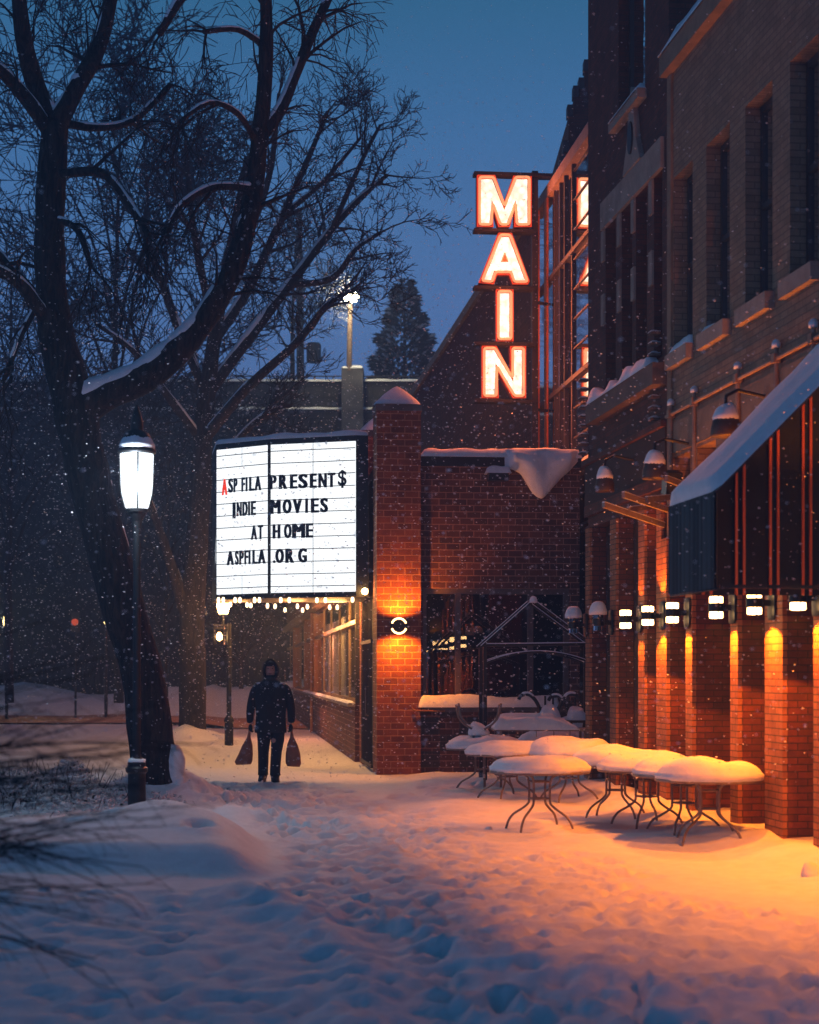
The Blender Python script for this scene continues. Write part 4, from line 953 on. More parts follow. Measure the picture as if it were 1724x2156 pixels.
def tree(name, label, cat, limbs, D, seed, dens, L, depth, bias, group=None, minr=.006, tw_from=0, snow=True, spread=.9, jit=0, barkn=12, knots=0):
    rs = random.Random(seed); base = limbs[0][0][0]
    t = thing(name, label, cat, (base.x, base.y, 0), 0, group); off = Vector((base.x, base.y, 0))
    tr_ = MB(); cr = MB(); sn = MB()
    for i, (P, rad) in enumerate(limbs):
        P = [p-off+Vector((0, rs.uniform(-jit, jit)*k/len(P) if i else 0, 0)) for k, p in enumerate(P)]
        P, rad = smooth_limb(P, rad); rad = [r*(1+.13*noise.noise(p*2.2)) for r, p in zip(rad, P)]
        tr_.tube(P, rad, barkn if rad[0] > .12 else 8)
        if snow: limb_snow(sn, P, rad, seed+i)
        if i >= tw_from:
            s0 = int(len(P)*.25); twigs(cr, P[s0:], rad[s0], rad[-1], depth, rs, dens, L, bias, spread, minr)
    tr_.build('trunk', M['bark'], t, smooth=True); cr.build('crown', M['twig'], t)
    if sn.v: sn.build('snow', M['snow'], t, smooth=True)
    return t
D1 = 22.0
big = [[(345,1735,58),(332,1650,50),(318,1560,46),(300,1420,45),(262,1290,45),(225,1150,46),(190,1020,45),(165,900,46),(148,820,44),(118,700,37),(105,560,32),(106,420,31),(112,330,30),(116,262,27)],
       [(114,270,22),(75,180,19),(50,80,17,-.3),(35,-50,14,-.5)],
       [(116,270,22),(165,180,19),(208,90,17,.3),(240,-50,14,.5)],
       [(108,285,16),(60,215,14,-.3),(0,150,13,-.6),(-80,90,10,-1)],
       [(122,700,20),(85,655,15,-.2),(40,597,12,-.5),(-40,555,9,-.9)],
       [(160,868,42),(225,832,34),(305,795,30),(380,735,27),(440,660,25),(490,575,23),(518,480,21),(535,385,20),(547,285,19),(557,200,16),(562,90,14),(560,-50,11)],
       [(549,290,15),(590,230,13),(625,150,12,.3),(660,70,11,.5),(705,-40,9,.7)],
       [(112,372,11),(170,362,10,-.3),(225,372,9,-.5),(280,440,8,-.8),(315,500,6,-1)],
       [(532,398,10),(480,392,8,-.2),(430,400,7,-.4),(375,440,6,-.7),(345,500,5,-.9)],
       [(118,255,10),(200,270,8,.3),(280,250,7,.7),(360,180,6,1)],
       [(430,-60,13,.6),(385,-10,12,.3),(352,45,9,0),(335,72,6,0)],
       [(106,460,8),(160,480,7,-.4),(190,560,5,-.9)],
       [(108,600,9),(50,690,7,-.3),(10,800,5,-.5)],
       [(540,300,7),(500,240,6,-.5),(440,220,5,-1),(380,260,4,-1.3)],
       [(560,100,7),(500,60,6,-.4),(430,70,5,-.8)],
       [(-40,500,12,1.2),(20,560,8,1.2),(60,640,5,1.2)]]
tree('street_tree', 'big leaning bare tree behind the lit lantern, snow lying along its long right limb', 'tree', limbs_from(big, D1), D1, 3, 4.2, 1.25, 2, Vector((0,0,-.45)), jit=.15, barkn=20, minr=.0065, tw_from=1, spread=.65)
big1 = MB()
# wind-packed snow on the trunk foot
o_ = [o for o in bpy.data.objects if o.get('label','').startswith('big leaning')][0]
sp_ = MB()
for (u, v, r_, su, sv) in ((363,1620,1.0,.13,.30),(352,1700,1.0,.16,.26),(372,1660,1,.09,.2)):
    q = at(u, v, D1-.32)-Vector((o_.location.x,o_.location.y,0)); b0 = len(sp_.v)
    for j in range(9):
        ph = PI*j/8
        for k in range(16):
            an = 2*PI*k/16; n_ = 1+.25*noise.noise(Vector((math.cos(an)*2+u, math.sin(an)*2, j*.5)))
            sp_.v.append((q.x+su*math.sin(ph)*math.cos(an)*n_, q.y+.22+.14*math.sin(ph)*math.sin(an), q.z+sv*math.cos(ph)*n_))
    sp_.f += [(b0+j*16+(k+1) % 16, b0+j*16+k, b0+(j+1)*16+k, b0+(j+1)*16+(k+1) % 16) for j in range(8) for k in range(16)]
sp_.build('snow', M['snow'], o_, smooth=True)
D2 = 40.5
t2 = [[(402,1590,36),(405,1520,29),(405,1400,28),(404,1300,27),(412,1180,25),(420,1050,23),(426,930,21),(436,830,18),(450,720,15),(470,600,12),(500,450,9),(520,330,6)],
      [(398,1320,13),(372,1230,12,-.3),(345,1150,10,-.6),(318,1080,8,-1),(270,960,6,-1.5)],
      [(436,830,13),(520,720,12,.4),(610,600,10,.8),(700,480,8,1.2),(770,410,6,1.5),(815,370,4,1.8)],
      [(426,930,12),(520,820,10,-.5),(620,720,8,-1),(690,650,6,-1.4),(730,610,4,-1.7)],
      [(450,720,11),(530,600,10,.6),(600,450,8,1),(650,330,6,1.3),(690,240,4,1.5)],
      [(470,600,9),(540,450,8,-.4),(570,330,6,-.8),(590,210,4,-1)],
      [(436,830,12),(380,700,10,.5),(330,560,8,.9),(280,430,6,1.3),(230,330,4,1.6)],
      [(455,700,10),(420,560,8,-.6),(400,420,6,-1),(390,280,4,-1.3)],
      [(610,600,8,.8),(700,590,7,.4),(750,530,5,0),(800,480,4,-.3)],
      [(426,930,10),(350,830,8,-.6),(280,740,6,-1.1),(200,680,4,-1.5)],
      [(700,480,6,1.2),(760,350,5,1.4),(800,260,3,1.6)],
      [(600,450,6,1),(680,380,5,.7),(760,300,3,.4)],
      [(420,1050,9),(500,930,7,.5),(570,870,5,1),(610,850,4,1.4)]]
tree('street_tree', 'second bare tree behind the marquee, its wide round crown of fine twigs against the sky', 'tree', limbs_from(t2, D2), D2, 5, 2.7, 1.75, 3, Vector((0,0,.12)), jit=.8, minr=.0105, tw_from=1, barkn=16, spread=.7)
def auto_tree(name, label, u, v0, v1, D, wpx, seed, r0, n=7, group=None, dens=1.6, minr=.012, depth=1, base=None, snow=False):
    rs = random.Random(seed); l = [[(u, v0, r0),(u+rs.uniform(-4,4),v0+(v1-v0)*.3,r0*.8),(u+rs.uniform(-8,8),v0+(v1-v0)*.6,r0*.5),(u+rs.uniform(-10,10),v1,r0*.15)]]
    for i in range(n):
        t = .25+.6*i/n; s_ = 1 if i % 2 else -1; uu = u; vv = v0+(v1-v0)*t; wd = wpx*(1-.5*t)*rs.uniform(.6,1)*s_; hh = abs(v1-v0)*rs.uniform(.18,.38)
        l.append([(uu,vv,r0*.5*(1-t*.6)),(uu+wd*.35,vv-hh*.5,r0*.35*(1-t*.6),rs.uniform(-.5,.5)),(uu+wd*.75,vv-hh*.8,r0*.22*(1-t*.6),rs.uniform(-1.5,1.5)),(uu+wd,vv-hh,r0*.1,rs.uniform(-2,2))])
    L = abs(v1-v0)/F*D*.22
    return tree(name, label, 'tree', limbs_from(l, D), D, seed, dens, L, depth, Vector((0,0,.1)), group, minr, 0, snow, jit=1)
auto_tree('bare_tree', 'slim bare tree standing on the viaduct wall left of the tall street lamp', 616, 850, 480, 82, 120, 11, 6, 9, dens=2.2, minr=.028, depth=2)
auto_tree('bare_tree', 'small bare tree lit orange behind the walker under the marquee', 508, 1450, 1262, 47, 90, 12, 5, 10, dens=4, minr=.014, depth=2)
auto_tree('bare_tree', 'mid distance bare tree between the two street trees at the left', 350, 1500, 880, 48, 130, 13, 5, 9, dens=1.7, minr=.016, depth=2)
auto_tree('bare_tree', 'tall dim bare tree at the left edge behind the leaning tree', 20, 1480, 560, 52, 230, 14, 10, 12, dens=1.6, minr=.02, depth=2)
auto_tree('bare_tree', 'tall dim bare tree whose top fills the gap left of the wide crowned tree', 250, 1480, 240, 56, 260, 15, 11, 14, dens=1.6, minr=.022, depth=2)
# wood beyond the road: reads as one mass
rs = random.Random(21); wd = MB()
for i in range(170):
    u = rs.uniform(-260, 640); D = rs.uniform(69.5, 75.3); b = at(u, 1415, D); h_ = rs.uniform(7, 12.5); P = chain((b.x,b.y,.2), (rs.uniform(-.06,.06),0,1), h_, 5, .04, Vector(), rs)
    r_ = rs.uniform(.04,.13); wd.tube(P, [r_*(1-.8*k/5) for k in range(6)], 5, False); twigs(wd, P, r_, .01, 1, rs, 2.6, 2.6, Vector((0,0,.1)), .8, .022, (3,3,3,3))
tag(wd.build('woodland', M['twig']), None, None); wo = [o for o in bpy.data.objects if o.name == 'woodland'][0]
tag(wo, 'dark wood of bare trees beyond the road at the left', 'woodland', kind='stuff')
# conifer
q = at(852,588,92); cf = thing('spruce', 'dark snow dusted spruce rising behind the viaduct left of the MAIN letters', 'tree', (q.x,q.y,0))
cr = MB(); rs = random.Random(4); ztop = q.z; z0c = 13.2; cs = MB()
for i in range(7500):
    t = rs.random()**.62; z = ztop-t*(ztop-z0c+1.0); R_ = .12+3.1*t**.95*(1+.22*math.sin(z*5.2)); an = rs.uniform(0, 2*PI); r_ = R_*(.45+.6*rs.random()**.6)
    x, y = r_*math.cos(an), r_*math.sin(an); l = rs.uniform(.3,.6); dz_ = rs.uniform(-.25,.22)
    d = Vector((math.cos(an), math.sin(an), dz_)).normalized(); s_ = d.cross(Vector((0,0,1))).normalized()*rs.uniform(.05,.11); p = Vector((x,y,z)); up = Vector((0,0,rs.uniform(.03,.07)))
    tgt = cs if (i % 7 == 0) else cr
    tgt.add([p-s_*.6, p+s_*.6, p+d*l*.6+s_, p+d*l+up, p+d*l*.6-s_], [(0,1,2,3,4)])
    tgt.add([p-up*1.3, p+d*l*.5-up*1.5, p+d*l, p+d*l*.5+up*1.5], [(0,1,2,3)])
cr.build('crown', M['needle'], cf); cs.build('snow', M['snow'], cf); MB().tube([(0,0,11),(0,0,ztop-.3)], [.28,.02], 8).build('trunk', M['bark'], cf)
# utility pole
q = at(634,1415,84); up_ = thing('utility_pole', 'dark wooden utility pole with a transformer drum left of the tall street lamp', 'utility pole', (q.x,q.y,0))
zz = at(634,780,84).z; MB().tube([(0,0,11),(-.1,0,at(634,440,84).z)], [.22,.15], 8).build('pole', M['dark'], up_); za = at(634,742,84).z
MB().lathe([(.32,-.5),(.36,-.4),(.36,.35),(.3,.45)], (.62,0,za), 14).build('transformer', M['dark'], up_); MB().bar((0,0,za+.2),(.4,0,za+.2),.1).build('bracket', M['dark'], up_)
# ================================================================ VIADUCT
vd = thing('viaduct', 'long dark stone viaduct wall with snowy ledges crossing the whole background', 'viaduct', (0,76,0))
M['vstone'] = brick('viaduct_stone', (.045,.042,.044), (.028,.027,.029), (.018,.018,.02), bw=1.1, rh=.5, ms=.03, wear=.5, bump=.8)
zv = lambda v: at(0,v,76).z
MB().box(-70,4.5,0,3,0,zv(868)).build('wall', M['vstone'], vd)
MB().box(-70,4.5,.5,1.1,zv(868),zv(799)).build('parapet', M['vstone'], vd)
MB().box(-70,4.5,.1,.499,zv(868),zv(862)).build('ledge', M['concrete'], vd)
for z_, y0_, y1_, h_ in ((zv(862),-.05,.49,.12),(zv(799),.45,1.15,.13)):
    sb = MB(); snow_slab(sb, -40, 4.5, y0_, y1_, z_, h_, seed=z_, step=.25, taper=.15); sb.build('snow', M['snow'], vd, smooth=True)
x0_, x1_ = at(720,1415,76).x, at(765,1415,76).x
MB().box(x0_,x1_,-.6,1.5,0,zv(780)).build('pillar', M['concrete'], vd); sb = MB(); snow_slab(sb,x0_,x1_,-.6,1.5,zv(780),.12,seed=3,step=.1); sb.build('snow', M['snow'], vd, smooth=True)
for x in (-22,-33,-44): MB().box(x,x+1,-.5,1.4,0,zv(795)).build('pillar', M['vstone'], vd)
for u in (600,660,700,790,840,880): x = at(u,1415,76).x; MB().box(x-.04,x+.04,.75,.83,zv(799),zv(786)).build('rail_post', M['dark'], vd)
MB().box(-70,4.5,.75,.83,zv(787),zv(785)).build('rail', M['dark'], vd)

# ================================================================ TABLES
def table(label, u, D, seed, hs=.15, yaw=None, r=.53, z=.66, tilt=0, cap=True):
    q = at(u, 1415, D); t = thing('patio_table', label, 'table', (q.x,q.y,0), yaw if yaw is not None else random.Random(seed).uniform(0,PI/2), 'round snow covered patio tables')
    g0 = gz(q.x,q.y)
    MB().lathe([(r-.03,z-.03),(r,z-.03),(r+.006,z-.015),(r,z),(.001,z+.001)], n=44).build('tabletop', M['tablem'], t, smooth=False)
    for k in range(4):
        an = PI/2*k+PI/4; c, s_ = math.cos(an), math.sin(an)
        pr = [(.26,z-.032),(.17,z-.06),(.13,z-.12),(.125,z-.30),(.14,z-.36),(.22,z-.42),(.32,z-.48),(.385,z-.57),(.42,z-.70)]
        P, rr = smooth_limb([Vector((a*c,a*s_,b)) for a,b in pr], [.013]*len(pr), 3); MB().tube(P, rr, 8).build('leg', M['tablem'], t)
    b_ = MB()
    for zz in (z-.12, z-.30):
        for k in range(4):
            a1, a2 = PI/2*k+PI/4, PI/2*(k+1)+PI/4; b_.tube([(.128*math.cos(a1),.128*math.sin(a1),zz),(.128*math.cos(a2),.128*math.sin(a2),zz)], .009, 6)
    b_.build('brace', M['tablem'], t)
    if cap:
        s_ = MB(); snow_dome(s_, 0, 0, z+.004, r+.004, hs, seed=seed, n=44, m=11, lump=.17, tilt=tilt, flat=4.6); s_.build('snow_cap', M['snow'], t, smooth=True)
    return t
T = [('front centre round table with bare curved legs, nearest the open path', 1135.5, 18.1, 1, .15),
     ('rightmost and nearest round table, its snow tapering to a point toward the brick column', 1493, 16.75, 2, .17),
     ('round table directly behind and left of the rightmost one', 1440, 17.5, 3, .15),
     ('round table in the middle of the right cluster, third from the right', 1362, 18.4, 4, .16),
     ('round table right behind the front centre table, fourth from the right', 1296, 19.4, 6, .17),
     ('round table left of centre with a bright lit right rim, behind the front centre table', 1068, 21.9, 7, .15),
     ('round table behind the cluster with smooth high snow, right of the black frame post', 1198, 21.6, 8, .20),
     ('leftmost round table carrying an upturned table base', 1020, 23.6, 9, .15),
     ('low snowy round table behind the black frame, below the raised table', 1165, 25.6, 10, .17)]
for lb, u, D, sd, hs in T: table(lb, u, D, sd, hs, tilt=-.25 if sd == 2 else .05)
# upturned base on the leftmost table
q = at(1008,1415,23.6); ub = thing('upturned_table_base', 'upturned four legged table base with snow in its hub, standing on the leftmost table', 'table base', (q.x,q.y,.70), .5)
for k in range(4):
    an = PI/2*k+.2; c, s_ = math.cos(an), math.sin(an)
    P, rr = smooth_limb([Vector((a*c,a*s_,b)) for a,b in ((.1,.0),(.1,.16),(.13,.22),(.26,.28),(.37,.38),(.42,.56))], [.017]*6, 3); MB().tube(P, rr, 8).build('leg', M['tablem'], ub)
    s2 = MB(); limb_snow(s2, P, rr, k, .9, .9)
    if s2.v: s2.build('snow', M['snow'], ub, smooth=True)
s2 = MB(); snow_dome(s2, 0, 0, .14, .15, .16, seed=5, n=18, m=6, lump=.3); s2.build('snow_cap', M['snow'], ub, smooth=True)
# raised rectangular table
q = at(1139,1415,24.6); rt_ = thing('high_table', 'raised rectangular table under a thick flat slab of snow behind the round tables', 'table', (q.x,q.y,0), .02)
MB().box(-.70,.70,-.36,.36,.86,.89).build('tabletop', M['tablem'], rt_)
for a in (-.6,.6):
    for b in (-.28,.28): MB().bar((a,b,-.05),(a,b,.859),.035).build('leg', M['tablem'], rt_)
for a in (-.1,.15,.38): MB().tube([(a,-.33,.86),(a,-.33,.77)], .006, 5).build('hook', M['tablem'], rt_)
sb = MB(); snow_slab(sb, -.68,.50,-.35,.35,.89,.19,seed=60,step=.05,taper=.16,hf=lambda x,y: min(1,max(.1,(.62-x)*2.2))); sb.build('snow_slab', M['snow'], rt_, smooth=True)
# two upturned armchairs stacked behind
def upchair(label, u, D, z, yaw, sc=1):
    q = at(u,1415,D); t = thing('metal_armchair', label, 'chair', (q.x,q.y,z), yaw, 'curly metal armchairs turned upside down')
    for s_ in (-1,1):
        P, rr = smooth_limb([Vector(p) for p in ((s_*.10,0,-.1),(s_*.13,0,.12),(s_*.20,0,.28),(s_*.30,.02,.38),(s_*.42,.03,.37),(s_*.46,.03,.31))], [.028]*6, 4)
        MB().tube(P, rr, 8).build('arm', M['black'], t); s2 = MB(); limb_snow(s2, P, rr, 9, .8, .95)
        if s2.v: s2.build('snow', M['snow'], t, smooth=True)
    for s_ in (-.05,.07): MB().tube([(s_,.05,.0),(s_,.06,.36)], .016, 8).build('leg', M['black'], t)
    MB().lathe([(.21,-.02),(.22,0),(.21,.02)], n=20).build('seat', M['black'], t)
    s2 = MB(); snow_dome(s2, .0, -.02, .0, .17, .22, seed=u, n=20, m=7, lump=.4); s2.build('snow_cap', M['snow'], t, smooth=True)
    return t
upchair('left upturned armchair with snow packed between its curled arms, behind the raised table', 1156, 25.7, .98, .1)
upchair('right upturned armchair with curled black arms, close to the dark storefront', 1216, 26.0, .95, -.3)
# snowy table heap and snow covered chair behind them
q = at(1228,1415,26.6); t = table('farthest round table, tucked into the corner under the upturned chairs', 1222, 26.7, 12, .3)
# canopy frame
q = at(1134,1415,25.3); cfm = thing('canopy_frame', 'bare black gable shaped metal frame with snow on its bars over the patio entrance', 'canopy frame', (q.x,q.y,0), .06)
zpk, zev = 2.76, 2.10; w_ = .80
for y in (0,.62):
    for s_ in (-1,1):
        if y == 0 or s_ < 0 or True: MB().bar((s_*w_,y,-.1),(s_*w_,y,zev-.01),.055).build('post', M['black'], cfm)
    for s_ in (-1,1):
        a, b = (s_*(w_+.06),y,zev-.03+(.0)), (-.08,y,zpk); MB().tube([a,b], .019, 8).build('rafter', M['black'], cfm)
        MB().tube([(a[0],a[1],a[2]+.018),(b[0],b[1],b[2]+.018)], .013, 6).build('snow', M['snow'], cfm)
    MB().tube([(-w_,y,zev),(w_+.02,y,zev+.02)], .018, 8).build('tie_bar', M['black'], cfm); MB().tube([(-w_,y,zev+.02),(w_+.02,y,zev+.04)], .011, 6).build('snow', M['snow'], cfm)
    arc = [(x, y, zev-.27+.17*(1-(x/w_)**2)) for x in np.linspace(-w_, w_, 15)]; MB().tube(arc, .016, 8).build('arch', M['black'], cfm); MB().tube([(a,b,c+.016) for a,b,c in arc], .010, 6).build('snow', M['snow'], cfm)
MB().tube([(-.08,0,zpk),(-.08,.62,zpk)], .018, 8).build('ridge', M['black'], cfm)
s2 = MB(); snow_dome(s2, -.08, 0, zpk-.02, .06, .09, seed=3, n=12, m=5); s2.build('snow', M['snow'], cfm, smooth=True)
# ================================================================ PERSON
def skinned(name, edges, verts, mat, parent, sub=2, root=0):
    me_ = bpy.data.meshes.new(name); me_.from_pydata([v[:3] for v in verts], edges, []); me_.update()
    o = bpy.data.objects.new(name, me_); col.objects.link(o); o.parent = parent
    md = o.modifiers.new('skin', 'SKIN'); md.use_smooth_shade = True
    sv = me_.skin_vertices[0].data
    for i, v in enumerate(verts): r_ = v[3]; sv[i].radius = (r_, v[4] if len(v) > 4 else r_)
    sv[root].use_root = True; s_ = o.modifiers.new('sub', 'SUBSURF'); s_.levels = s_.render_levels = sub
    bpy.context.view_layer.update(); dg = bpy.context.evaluated_depsgraph_get(); m2 = bpy.data.meshes.new_from_object(o.evaluated_get(dg)); m2.name = name
    o.modifiers.clear(); o.data = m2; m2.shade_smooth(); m2.materials.clear(); m2.materials.append(mat); return o
q = at(570,1415,26.35); ps = thing('person', 'person in a dark hooded jacket walking toward the viewer with a bag in each hand', 'person', (q.x,q.y,gz(q.x,q.y)-.005), 0)
# body: pelvis root
V = [(0,0,.92,.15,.12),(0,0,1.10,.15,.11),(0,0,1.30,.17,.12),(0,.0,1.47,.15,.10),(0,-.01,1.58,.06),(0,-.02,1.66,.085,.09),(0,-.02,1.76,.095,.105),(0,-.01,1.84,.07,.08)]
Ed = [(i,i+1) for i in range(7)]
def addc(pts, at_i):
    global V, Ed
    last = at_i
    for p_ in pts: V.append(p_); Ed.append((last, len(V)-1)); last = len(V)-1
addc([(-.17,0,1.49,.07),(-.27,.02,1.22,.05),(-.285,-.02,.98,.036),(-.285,-.03,.90,.034)], 3)
addc([(.17,0,1.49,.07),(.27,.02,1.22,.05),(.28,-.02,.97,.036),(.28,-.03,.89,.034)], 3)
addc([(-.10,-.01,.84,.10),(-.115,.03,.47,.06),(-.12,.08,.12,.045),(-.12,-.02,.06,.04)], 0)
addc([(.09,-.01,.84,.10),(.085,-.06,.47,.06),(.07,-.07,.12,.045),(.07,-.18,.05,.04)], 0)
skinned('body', Ed, V, M['skin'], ps)
# jacket torso and sleeves
J = [(0,0,.80,.235,.15),(0,0,.95,.225,.16),(0,0,1.12,.215,.155),(0,0,1.30,.235,.16),(0,.0,1.45,.225,.14),(0,0,1.545,.15,.11),(0,-.01,1.60,.10,.10)]
jk = MB().rings([(0,0,.775,.245,.165),(0,0,.80,.25,.17),(0,0,.88,.24,.17),(0,0,.98,.235,.17),(0,0,1.10,.232,.17),(0,0,1.22,.245,.17),(0,0,1.34,.262,.165),(0,0,1.43,.262,.155),(0,0,1.50,.232,.14),(0,0,1.555,.16,.12),(0,-.01,1.60,.11,.11),(0,-.01,1.63,.09,.09)], 40)
jk.v = [(x*(1+.035*noise.noise(Vector((x*5,y*5,z*7)))), y*(1+.12*noise.noise(Vector((x*9,y*9,z*9)))), z) for x,y,z in jk.v]
jk.build('jacket', M['cloth'], ps, smooth=True)
for s_ in (-1,1):
    skinned('sleeve', [(i,i+1) for i in range(6)], [(s_*.17,0,1.50,.075),(s_*.235,.01,1.44,.088),(s_*.275,.02,1.30,.085),(s_*.305,.02,1.17,.078),(s_*.315,.0,1.06,.072),(s_*.315,-.02,.95,.062),(s_*.312,-.025,.92,.055)], M['cloth'], ps)
    # gloved hand: palm, four curled fingers and a thumb closed on the bag handles
    hx, hy, hz = s_*.31, -.03, .865
    hv = [(hx,hy,hz+.05,.030,.026),(hx,hy-.005,hz,.040,.026),(hx,hy-.005,hz-.045,.038,.024)]; he = [(0,1),(1,2)]
    for k in range(4):
        y = hy-.034+.022*k; i0 = len(hv); L_ = (.9,1.05,1,.8)[k]
        hv += [(hx-s_*.012,y,hz-.065,.0115),(hx-s_*.034*L_,y,hz-.078,.0105),(hx-s_*.045*L_,y,hz-.055,.009)]; he += [(2,i0),(i0,i0+1),(i0+1,i0+2)]
    i0 = len(hv); hv += [(hx-s_*.01,hy-.045,hz-.015,.012),(hx-s_*.03,hy-.05,hz-.04,.010)]; he += [(1,i0),(i0,i0+1)]
    skinned('glove', he, hv, M['boot'], ps, 1)
for s_, x0_, x1_, x2_, y1_, y2_ in ((-1,-.10,-.118,-.125,.03,.07),(1,.10,.09,.075,-.05,-.08)):
    pm = MB().rings([(x0_,0,.90,.125,.135),(x0_,0,.80,.118,.128),(x0_+s_*.005,0,.66,.102,.112),(x1_,y1_,.48,.084,.09),(x1_*.5+x2_*.5,(y1_+y2_)/2,.32,.08,.085),(x2_,y2_,.17,.078,.082),(x2_,y2_,.12,.082,.086)], 24)
    pm.v = [(x+.006*noise.noise(Vector((x*20,y*20,z*24))), y+.012*noise.noise(Vector((x*18,y*9,z*22+4))), z) for x,y,z in pm.v]; pm.build('trouser_leg', M['trouser'], ps, smooth=True)
    bt = MB().rings([(x2_,y2_,.20,.068,.075),(x2_,y2_,.12,.07,.08),(x2_,y2_-.03,.085,.066,.11),(x2_+s_*.008,y2_-.06,.05,.064,.145),(x2_+s_*.01,y2_-.065,.015,.066,.155),(x2_+s_*.01,y2_-.065,-.01,.064,.15)], 20); bt.build('boot', M['boot'], ps, smooth=True)
# hood with face opening, scarf
hd = MB(); n = 28; rows = 14; vs = []
for j in range(rows+1):
    ph = -1.15+(PI/2+1.15)*j/rows
    for k in range(n+1):
        th = -PI/2+.8+(2*PI-1.6)*k/n; cl = max(0, math.cos(ph)); op = 1
        r_ = .135; x = r_*.98*cl*math.cos(th); y = .145*cl*math.sin(th)+.005; z = 1.735+.165*math.sin(ph)
        vs.append((x,y,z))
hd.add(vs, [(j*(n+1)+k, j*(n+1)+k+1, (j+1)*(n+1)+k+1, (j+1)*(n+1)+k) for j in range(rows) for k in range(n)])
pts = [vs[j*(n+1)] for j in range(rows+1)]+[vs[j*(n+1)+n] for j in range(rows,-1,-1)]
hd.tube([(x,y-.008,z) for x,y,z in pts], .022, 8); ho = hd.build('hood', M['cloth'], ps, smooth=True)
so_ = ho.modifiers.new('s','SOLIDIFY'); so_.thickness = .018
MB().rings([(0,-.02,1.56,.10,.10),(0,-.03,1.60,.098,.115),(0,-.03,1.645,.09,.118),(0,-.025,1.665,.075,.10)], 24).build('scarf', M['boot'], ps, smooth=True)
MB().rings([(0,-.02,1.80,.098,.108),(0,-.02,1.83,.095,.105),(0,-.015,1.865,.075,.085),(0,-.01,1.885,.03,.04)], 20).build('cap', M['boot'], ps, smooth=True)
fc = MB().rings([(0,-.118,1.70,.010,.012),(0,-.128,1.715,.017,.018),(0,-.122,1.74,.012,.014),(0,-.112,1.765,.008,.01)], 10); fc.build('nose', M['skin'], ps, smooth=True)
for s_ in (-1,1): MB().lathe([(.001,-.009),(.012,0),(.001,.009)], (s_*.034,-.115,1.765), 10).build('eye', M['boot'], ps, smooth=True)
MB().tube([(-.025,-.115,1.685),(0,-.122,1.683),(.025,-.115,1.685)], .006, 6).build('mouth', plain('lips', (.2,.07,.06), .6), ps)
for s_ in (-1,1):
    sn_ = MB().rings([(s_*.15,0,1.525,.05,.05),(s_*.17,0,1.54,.055,.06),(s_*.17,0,1.552,.03,.035)], 14); sn_.build('shoulder_snow', M['snow'], ps, smooth=True)
# bags in the hands
def bag(label, x, w_, h_, sk, tw):
    t = thing('shopping_bag', label, 'bag', (q.x+x, q.y-.035, gz(q.x,q.y)), 0, None)
    zt_ = .80; b_ = MB().rings([(0,0,zt_,.018,.022),(sk*.1,0,zt_-.10,.030,.03),(sk*.35,0,zt_-.22,.078,.055),(sk*.7,0,zt_-.36,.112,.07),(sk,0,zt_-h_+.05,w_*1.2,.085),(sk,0,zt_-h_,w_*.98,.07)], 20)
    b_.v = [(xx+.012*noise.noise(Vector((xx*14,y*14,z*9+tw))), y+.015*noise.noise(Vector((xx*14+4,y*14,z*10+tw))), z+(.05*(xx-sk) if z < .4 else 0)*tw) for xx,y,z in b_.v]
    b_.build('sack', M['bag'], t, smooth=False)
    for d in (-.02,.02): MB().tube([(-.012,d,zt_-.01),(-.008,d*.6,zt_+.035),(.012,d*.6,zt_+.035),(.012,d,zt_-.01)], .006, 6).build('handle', M['bag'], t)
bag('brown bag hanging from the hand at the left side of the walker', -.325, .115, .52, -.09, 1)
bag('brown bag hanging from the hand nearer the cinema wall', .325, .10, .55, .03, -1)

# ================================================================ SHRUBS at the left
sh = thing('bush', 'blurred bare bush with drooping dark twigs at the left edge in the foreground', 'bush', (-2.75,7.6,0)); rs = random.Random(31); mb = MB()
for i in range(130):
    a = rs.uniform(-.8,.9); P = chain((rs.uniform(-.3,.2),rs.uniform(-.3,.3),rs.uniform(.5,1.25)), (1,rs.uniform(-.4,.4),rs.uniform(-.1,1.0)), rs.uniform(.8,1.7), 7, .12, Vector((.5,0,-.35)), rs)
    mb.tube(P, [.0065*(1-.7*k/7) for k in range(8)], 4, False); twigs(mb, P, .004, .002, 0, rs, 5, .3, Vector((.2,0,-.5)), .6, .002, (3,3,3,3))
for i in range(9):
    P = chain((rs.uniform(-.3,.2),rs.uniform(-.3,.3),-.3), (rs.uniform(-.2,.4),rs.uniform(-.2,.2),1), 1.5, 5, .1, Vector(), rs); mb.tube(P, [.014,.012,.01,.008,.006,.004], 5, False)
mb.build('twigs', M['twig'], sh)
q_ = at(110,1640,21.5); hg = thing('hedge', 'low snow covered shrub on the left bank beyond the blurred bush', 'bush', (q_.x,q_.y,0)); mb = MB(); s2 = MB()
lf = MB(); M['leaf'] = plain('evergreen_leaf', (.03,.05,.04), .7)
for i in range(6500):
    x, y = rs.gauss(-.3,.85), rs.gauss(0,.8); g_ = math.exp(-(x*x+y*y)/1.6)*(.75+.5*noise.noise(Vector((x*2.2,y*2.2,0)))); z = g_*.62*(rs.random()**.4)+.03
    n_ = Vector((rs.uniform(-1,1),rs.uniform(-1,1),rs.uniform(.2,1.4))).normalized(); a_ = n_.orthogonal().normalized(); b_ = n_.cross(a_); r_ = rs.uniform(.02,.05); p = Vector((x,y,z)); t_ = s2 if rs.random() < .95 else lf
    th_ = n_*r_*(.35 if t_ is s2 else .05)
    t_.add([p-a_*r_, p-b_*r_*.55, p+a_*r_, p+b_*r_*.55, p+th_], [(0,1,4),(1,2,4),(2,3,4),(3,0,4),(3,2,1,0)])
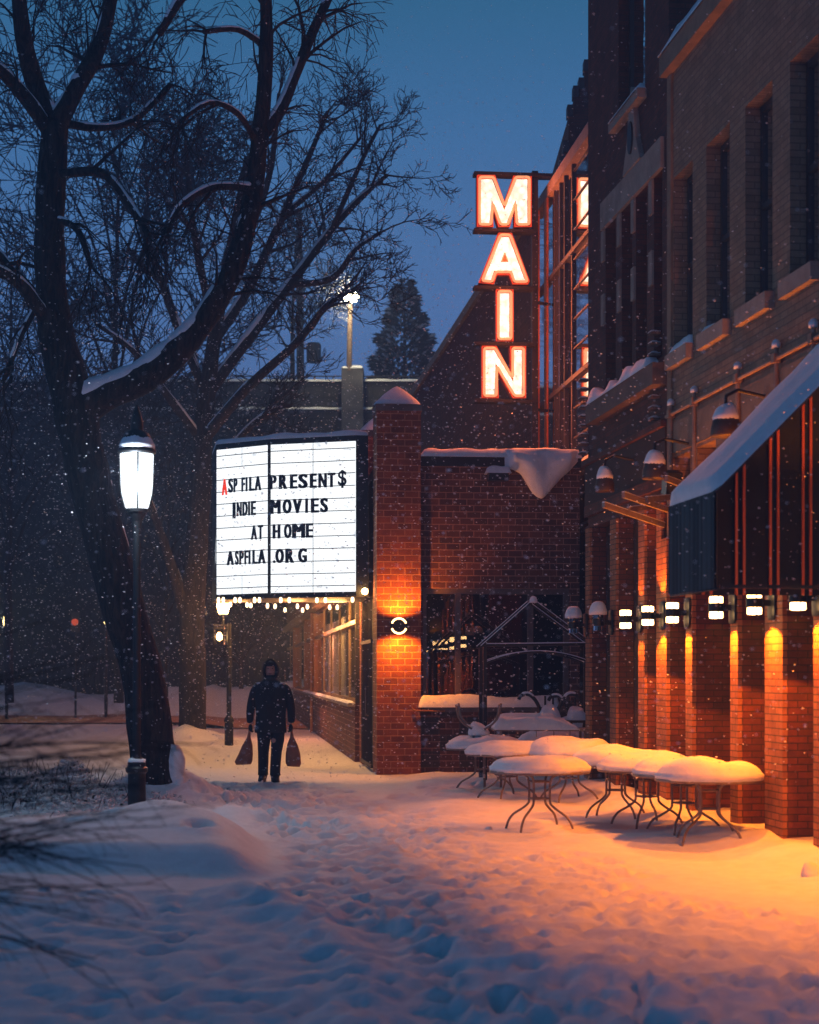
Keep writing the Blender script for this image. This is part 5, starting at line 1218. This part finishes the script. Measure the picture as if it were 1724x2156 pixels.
for i in range(160):
    x, y = rs.gauss(-.3,.8), rs.gauss(0,.8); P = chain((x,y,0), (rs.uniform(-.7,.7),rs.uniform(-.5,.5),1), .55*math.exp(-(x*x+y*y)/1.8)+.12, 3, .2, Vector(), rs); mb.tube(P, [.006,.005,.004,.003], 3, False)
lf.build('leaves', M['leaf'], hg)
mb.build('twigs', M['twig'], hg); s2.build('snow', M['snow'], hg, smooth=True)
# ================================================================ FALLING SNOW
fl_ = MB(); rs = random.Random(77); vs = []; fs = []
NF = 62000
for i in range(NF):
    y = 7+rs.random()**.75*33 if i % 4 else 24+rs.random()*52
    u = rs.uniform(-60,1790); v = rs.uniform(-60,1650)
    p = at(u, v, y)
    if i < 1500: p = at(738,622,73.8)+Vector((rs.gauss(0,.62),rs.gauss(0,.5),rs.gauss(-.15,.62))); y = 74; v = 1000  # extra flakes crowded round the tall lamp to imitate its halo
    if p.z < .15: continue
    lx = (p.x-A.o.x)*A.c+(p.y-A.o.y)*A.s
    ly = -(p.x-A.o.x)*A.s+(p.y-A.o.y)*A.c
    if lx > -.3 and ly < 8.5: continue
    bxx = (p.x-B.o.x)*B.c+(p.y-B.o.y)*B.s; byy = -(p.x-B.o.x)*B.s+(p.y-B.o.y)*B.c
    if byy > -.1 and bxx > -.15 and p.z < 5.6: continue
    if byy > 0 and bxx > 2.7: continue
    if y < 12 and rs.random() < .5: continue
    if v < 900 and rs.random() > .3+.7*v/900: continue
    r_ = rs.uniform(.4,1.0)**2*.0085*(.45+y/40)*(.55+.45*min(1,v/900)); L_ = rs.uniform(1.2,2.4); a = rs.gauss(-.12,.22)
    ax = Vector((math.cos(a),rs.uniform(-.3,.3),math.sin(a)))*r_*L_; b_ = Vector((-math.sin(a),0,math.cos(a)))*r_; c_ = Vector((0,r_,0)); k = len(vs)
    for s_ in (ax,-ax,b_,-b_,c_,-c_): vs.append(p+s_)
    fs += [(k,k+2,k+4),(k+2,k+1,k+4),(k+1,k+3,k+4),(k+3,k,k+4),(k+2,k,k+5),(k+1,k+2,k+5),(k+3,k+1,k+5),(k,k+3,k+5)]
fl_.v = [tuple(p) for p in vs]; fl_.f = fs; M['flake'] = plain('snowflake', (.9,.9,.92), .6)
tag(fl_.build('falling_snow', M['flake'], smooth=True), 'fine snowflakes falling through the whole scene, extra ones added as the tall lamp halo', 'falling snow', kind='stuff')
# ================================================================ HAZE
hz = MB().box(-260,260,-12,230,-1.2,24.5); hm = bpy.data.materials.new('haze'); hm.use_nodes = True; nt = hm.node_tree; nt.nodes.clear()
pv = nt.nodes.new('ShaderNodeVolumePrincipled'); pv.inputs['Density'].default_value = HAZE if 'HAZE' in globals() else .0038; pv.inputs['Color'].default_value = (.50,.72,1,1)
om = nt.nodes.new('ShaderNodeOutputMaterial'); nt.links.new(pv.outputs[0], om.inputs['Volume'])
ho_ = hz.build('haze', hm); ho_['kind'] = 'stuff'; ho_['label'] = 'thin snowy evening haze filling the street'; ho_['category'] = 'haze'
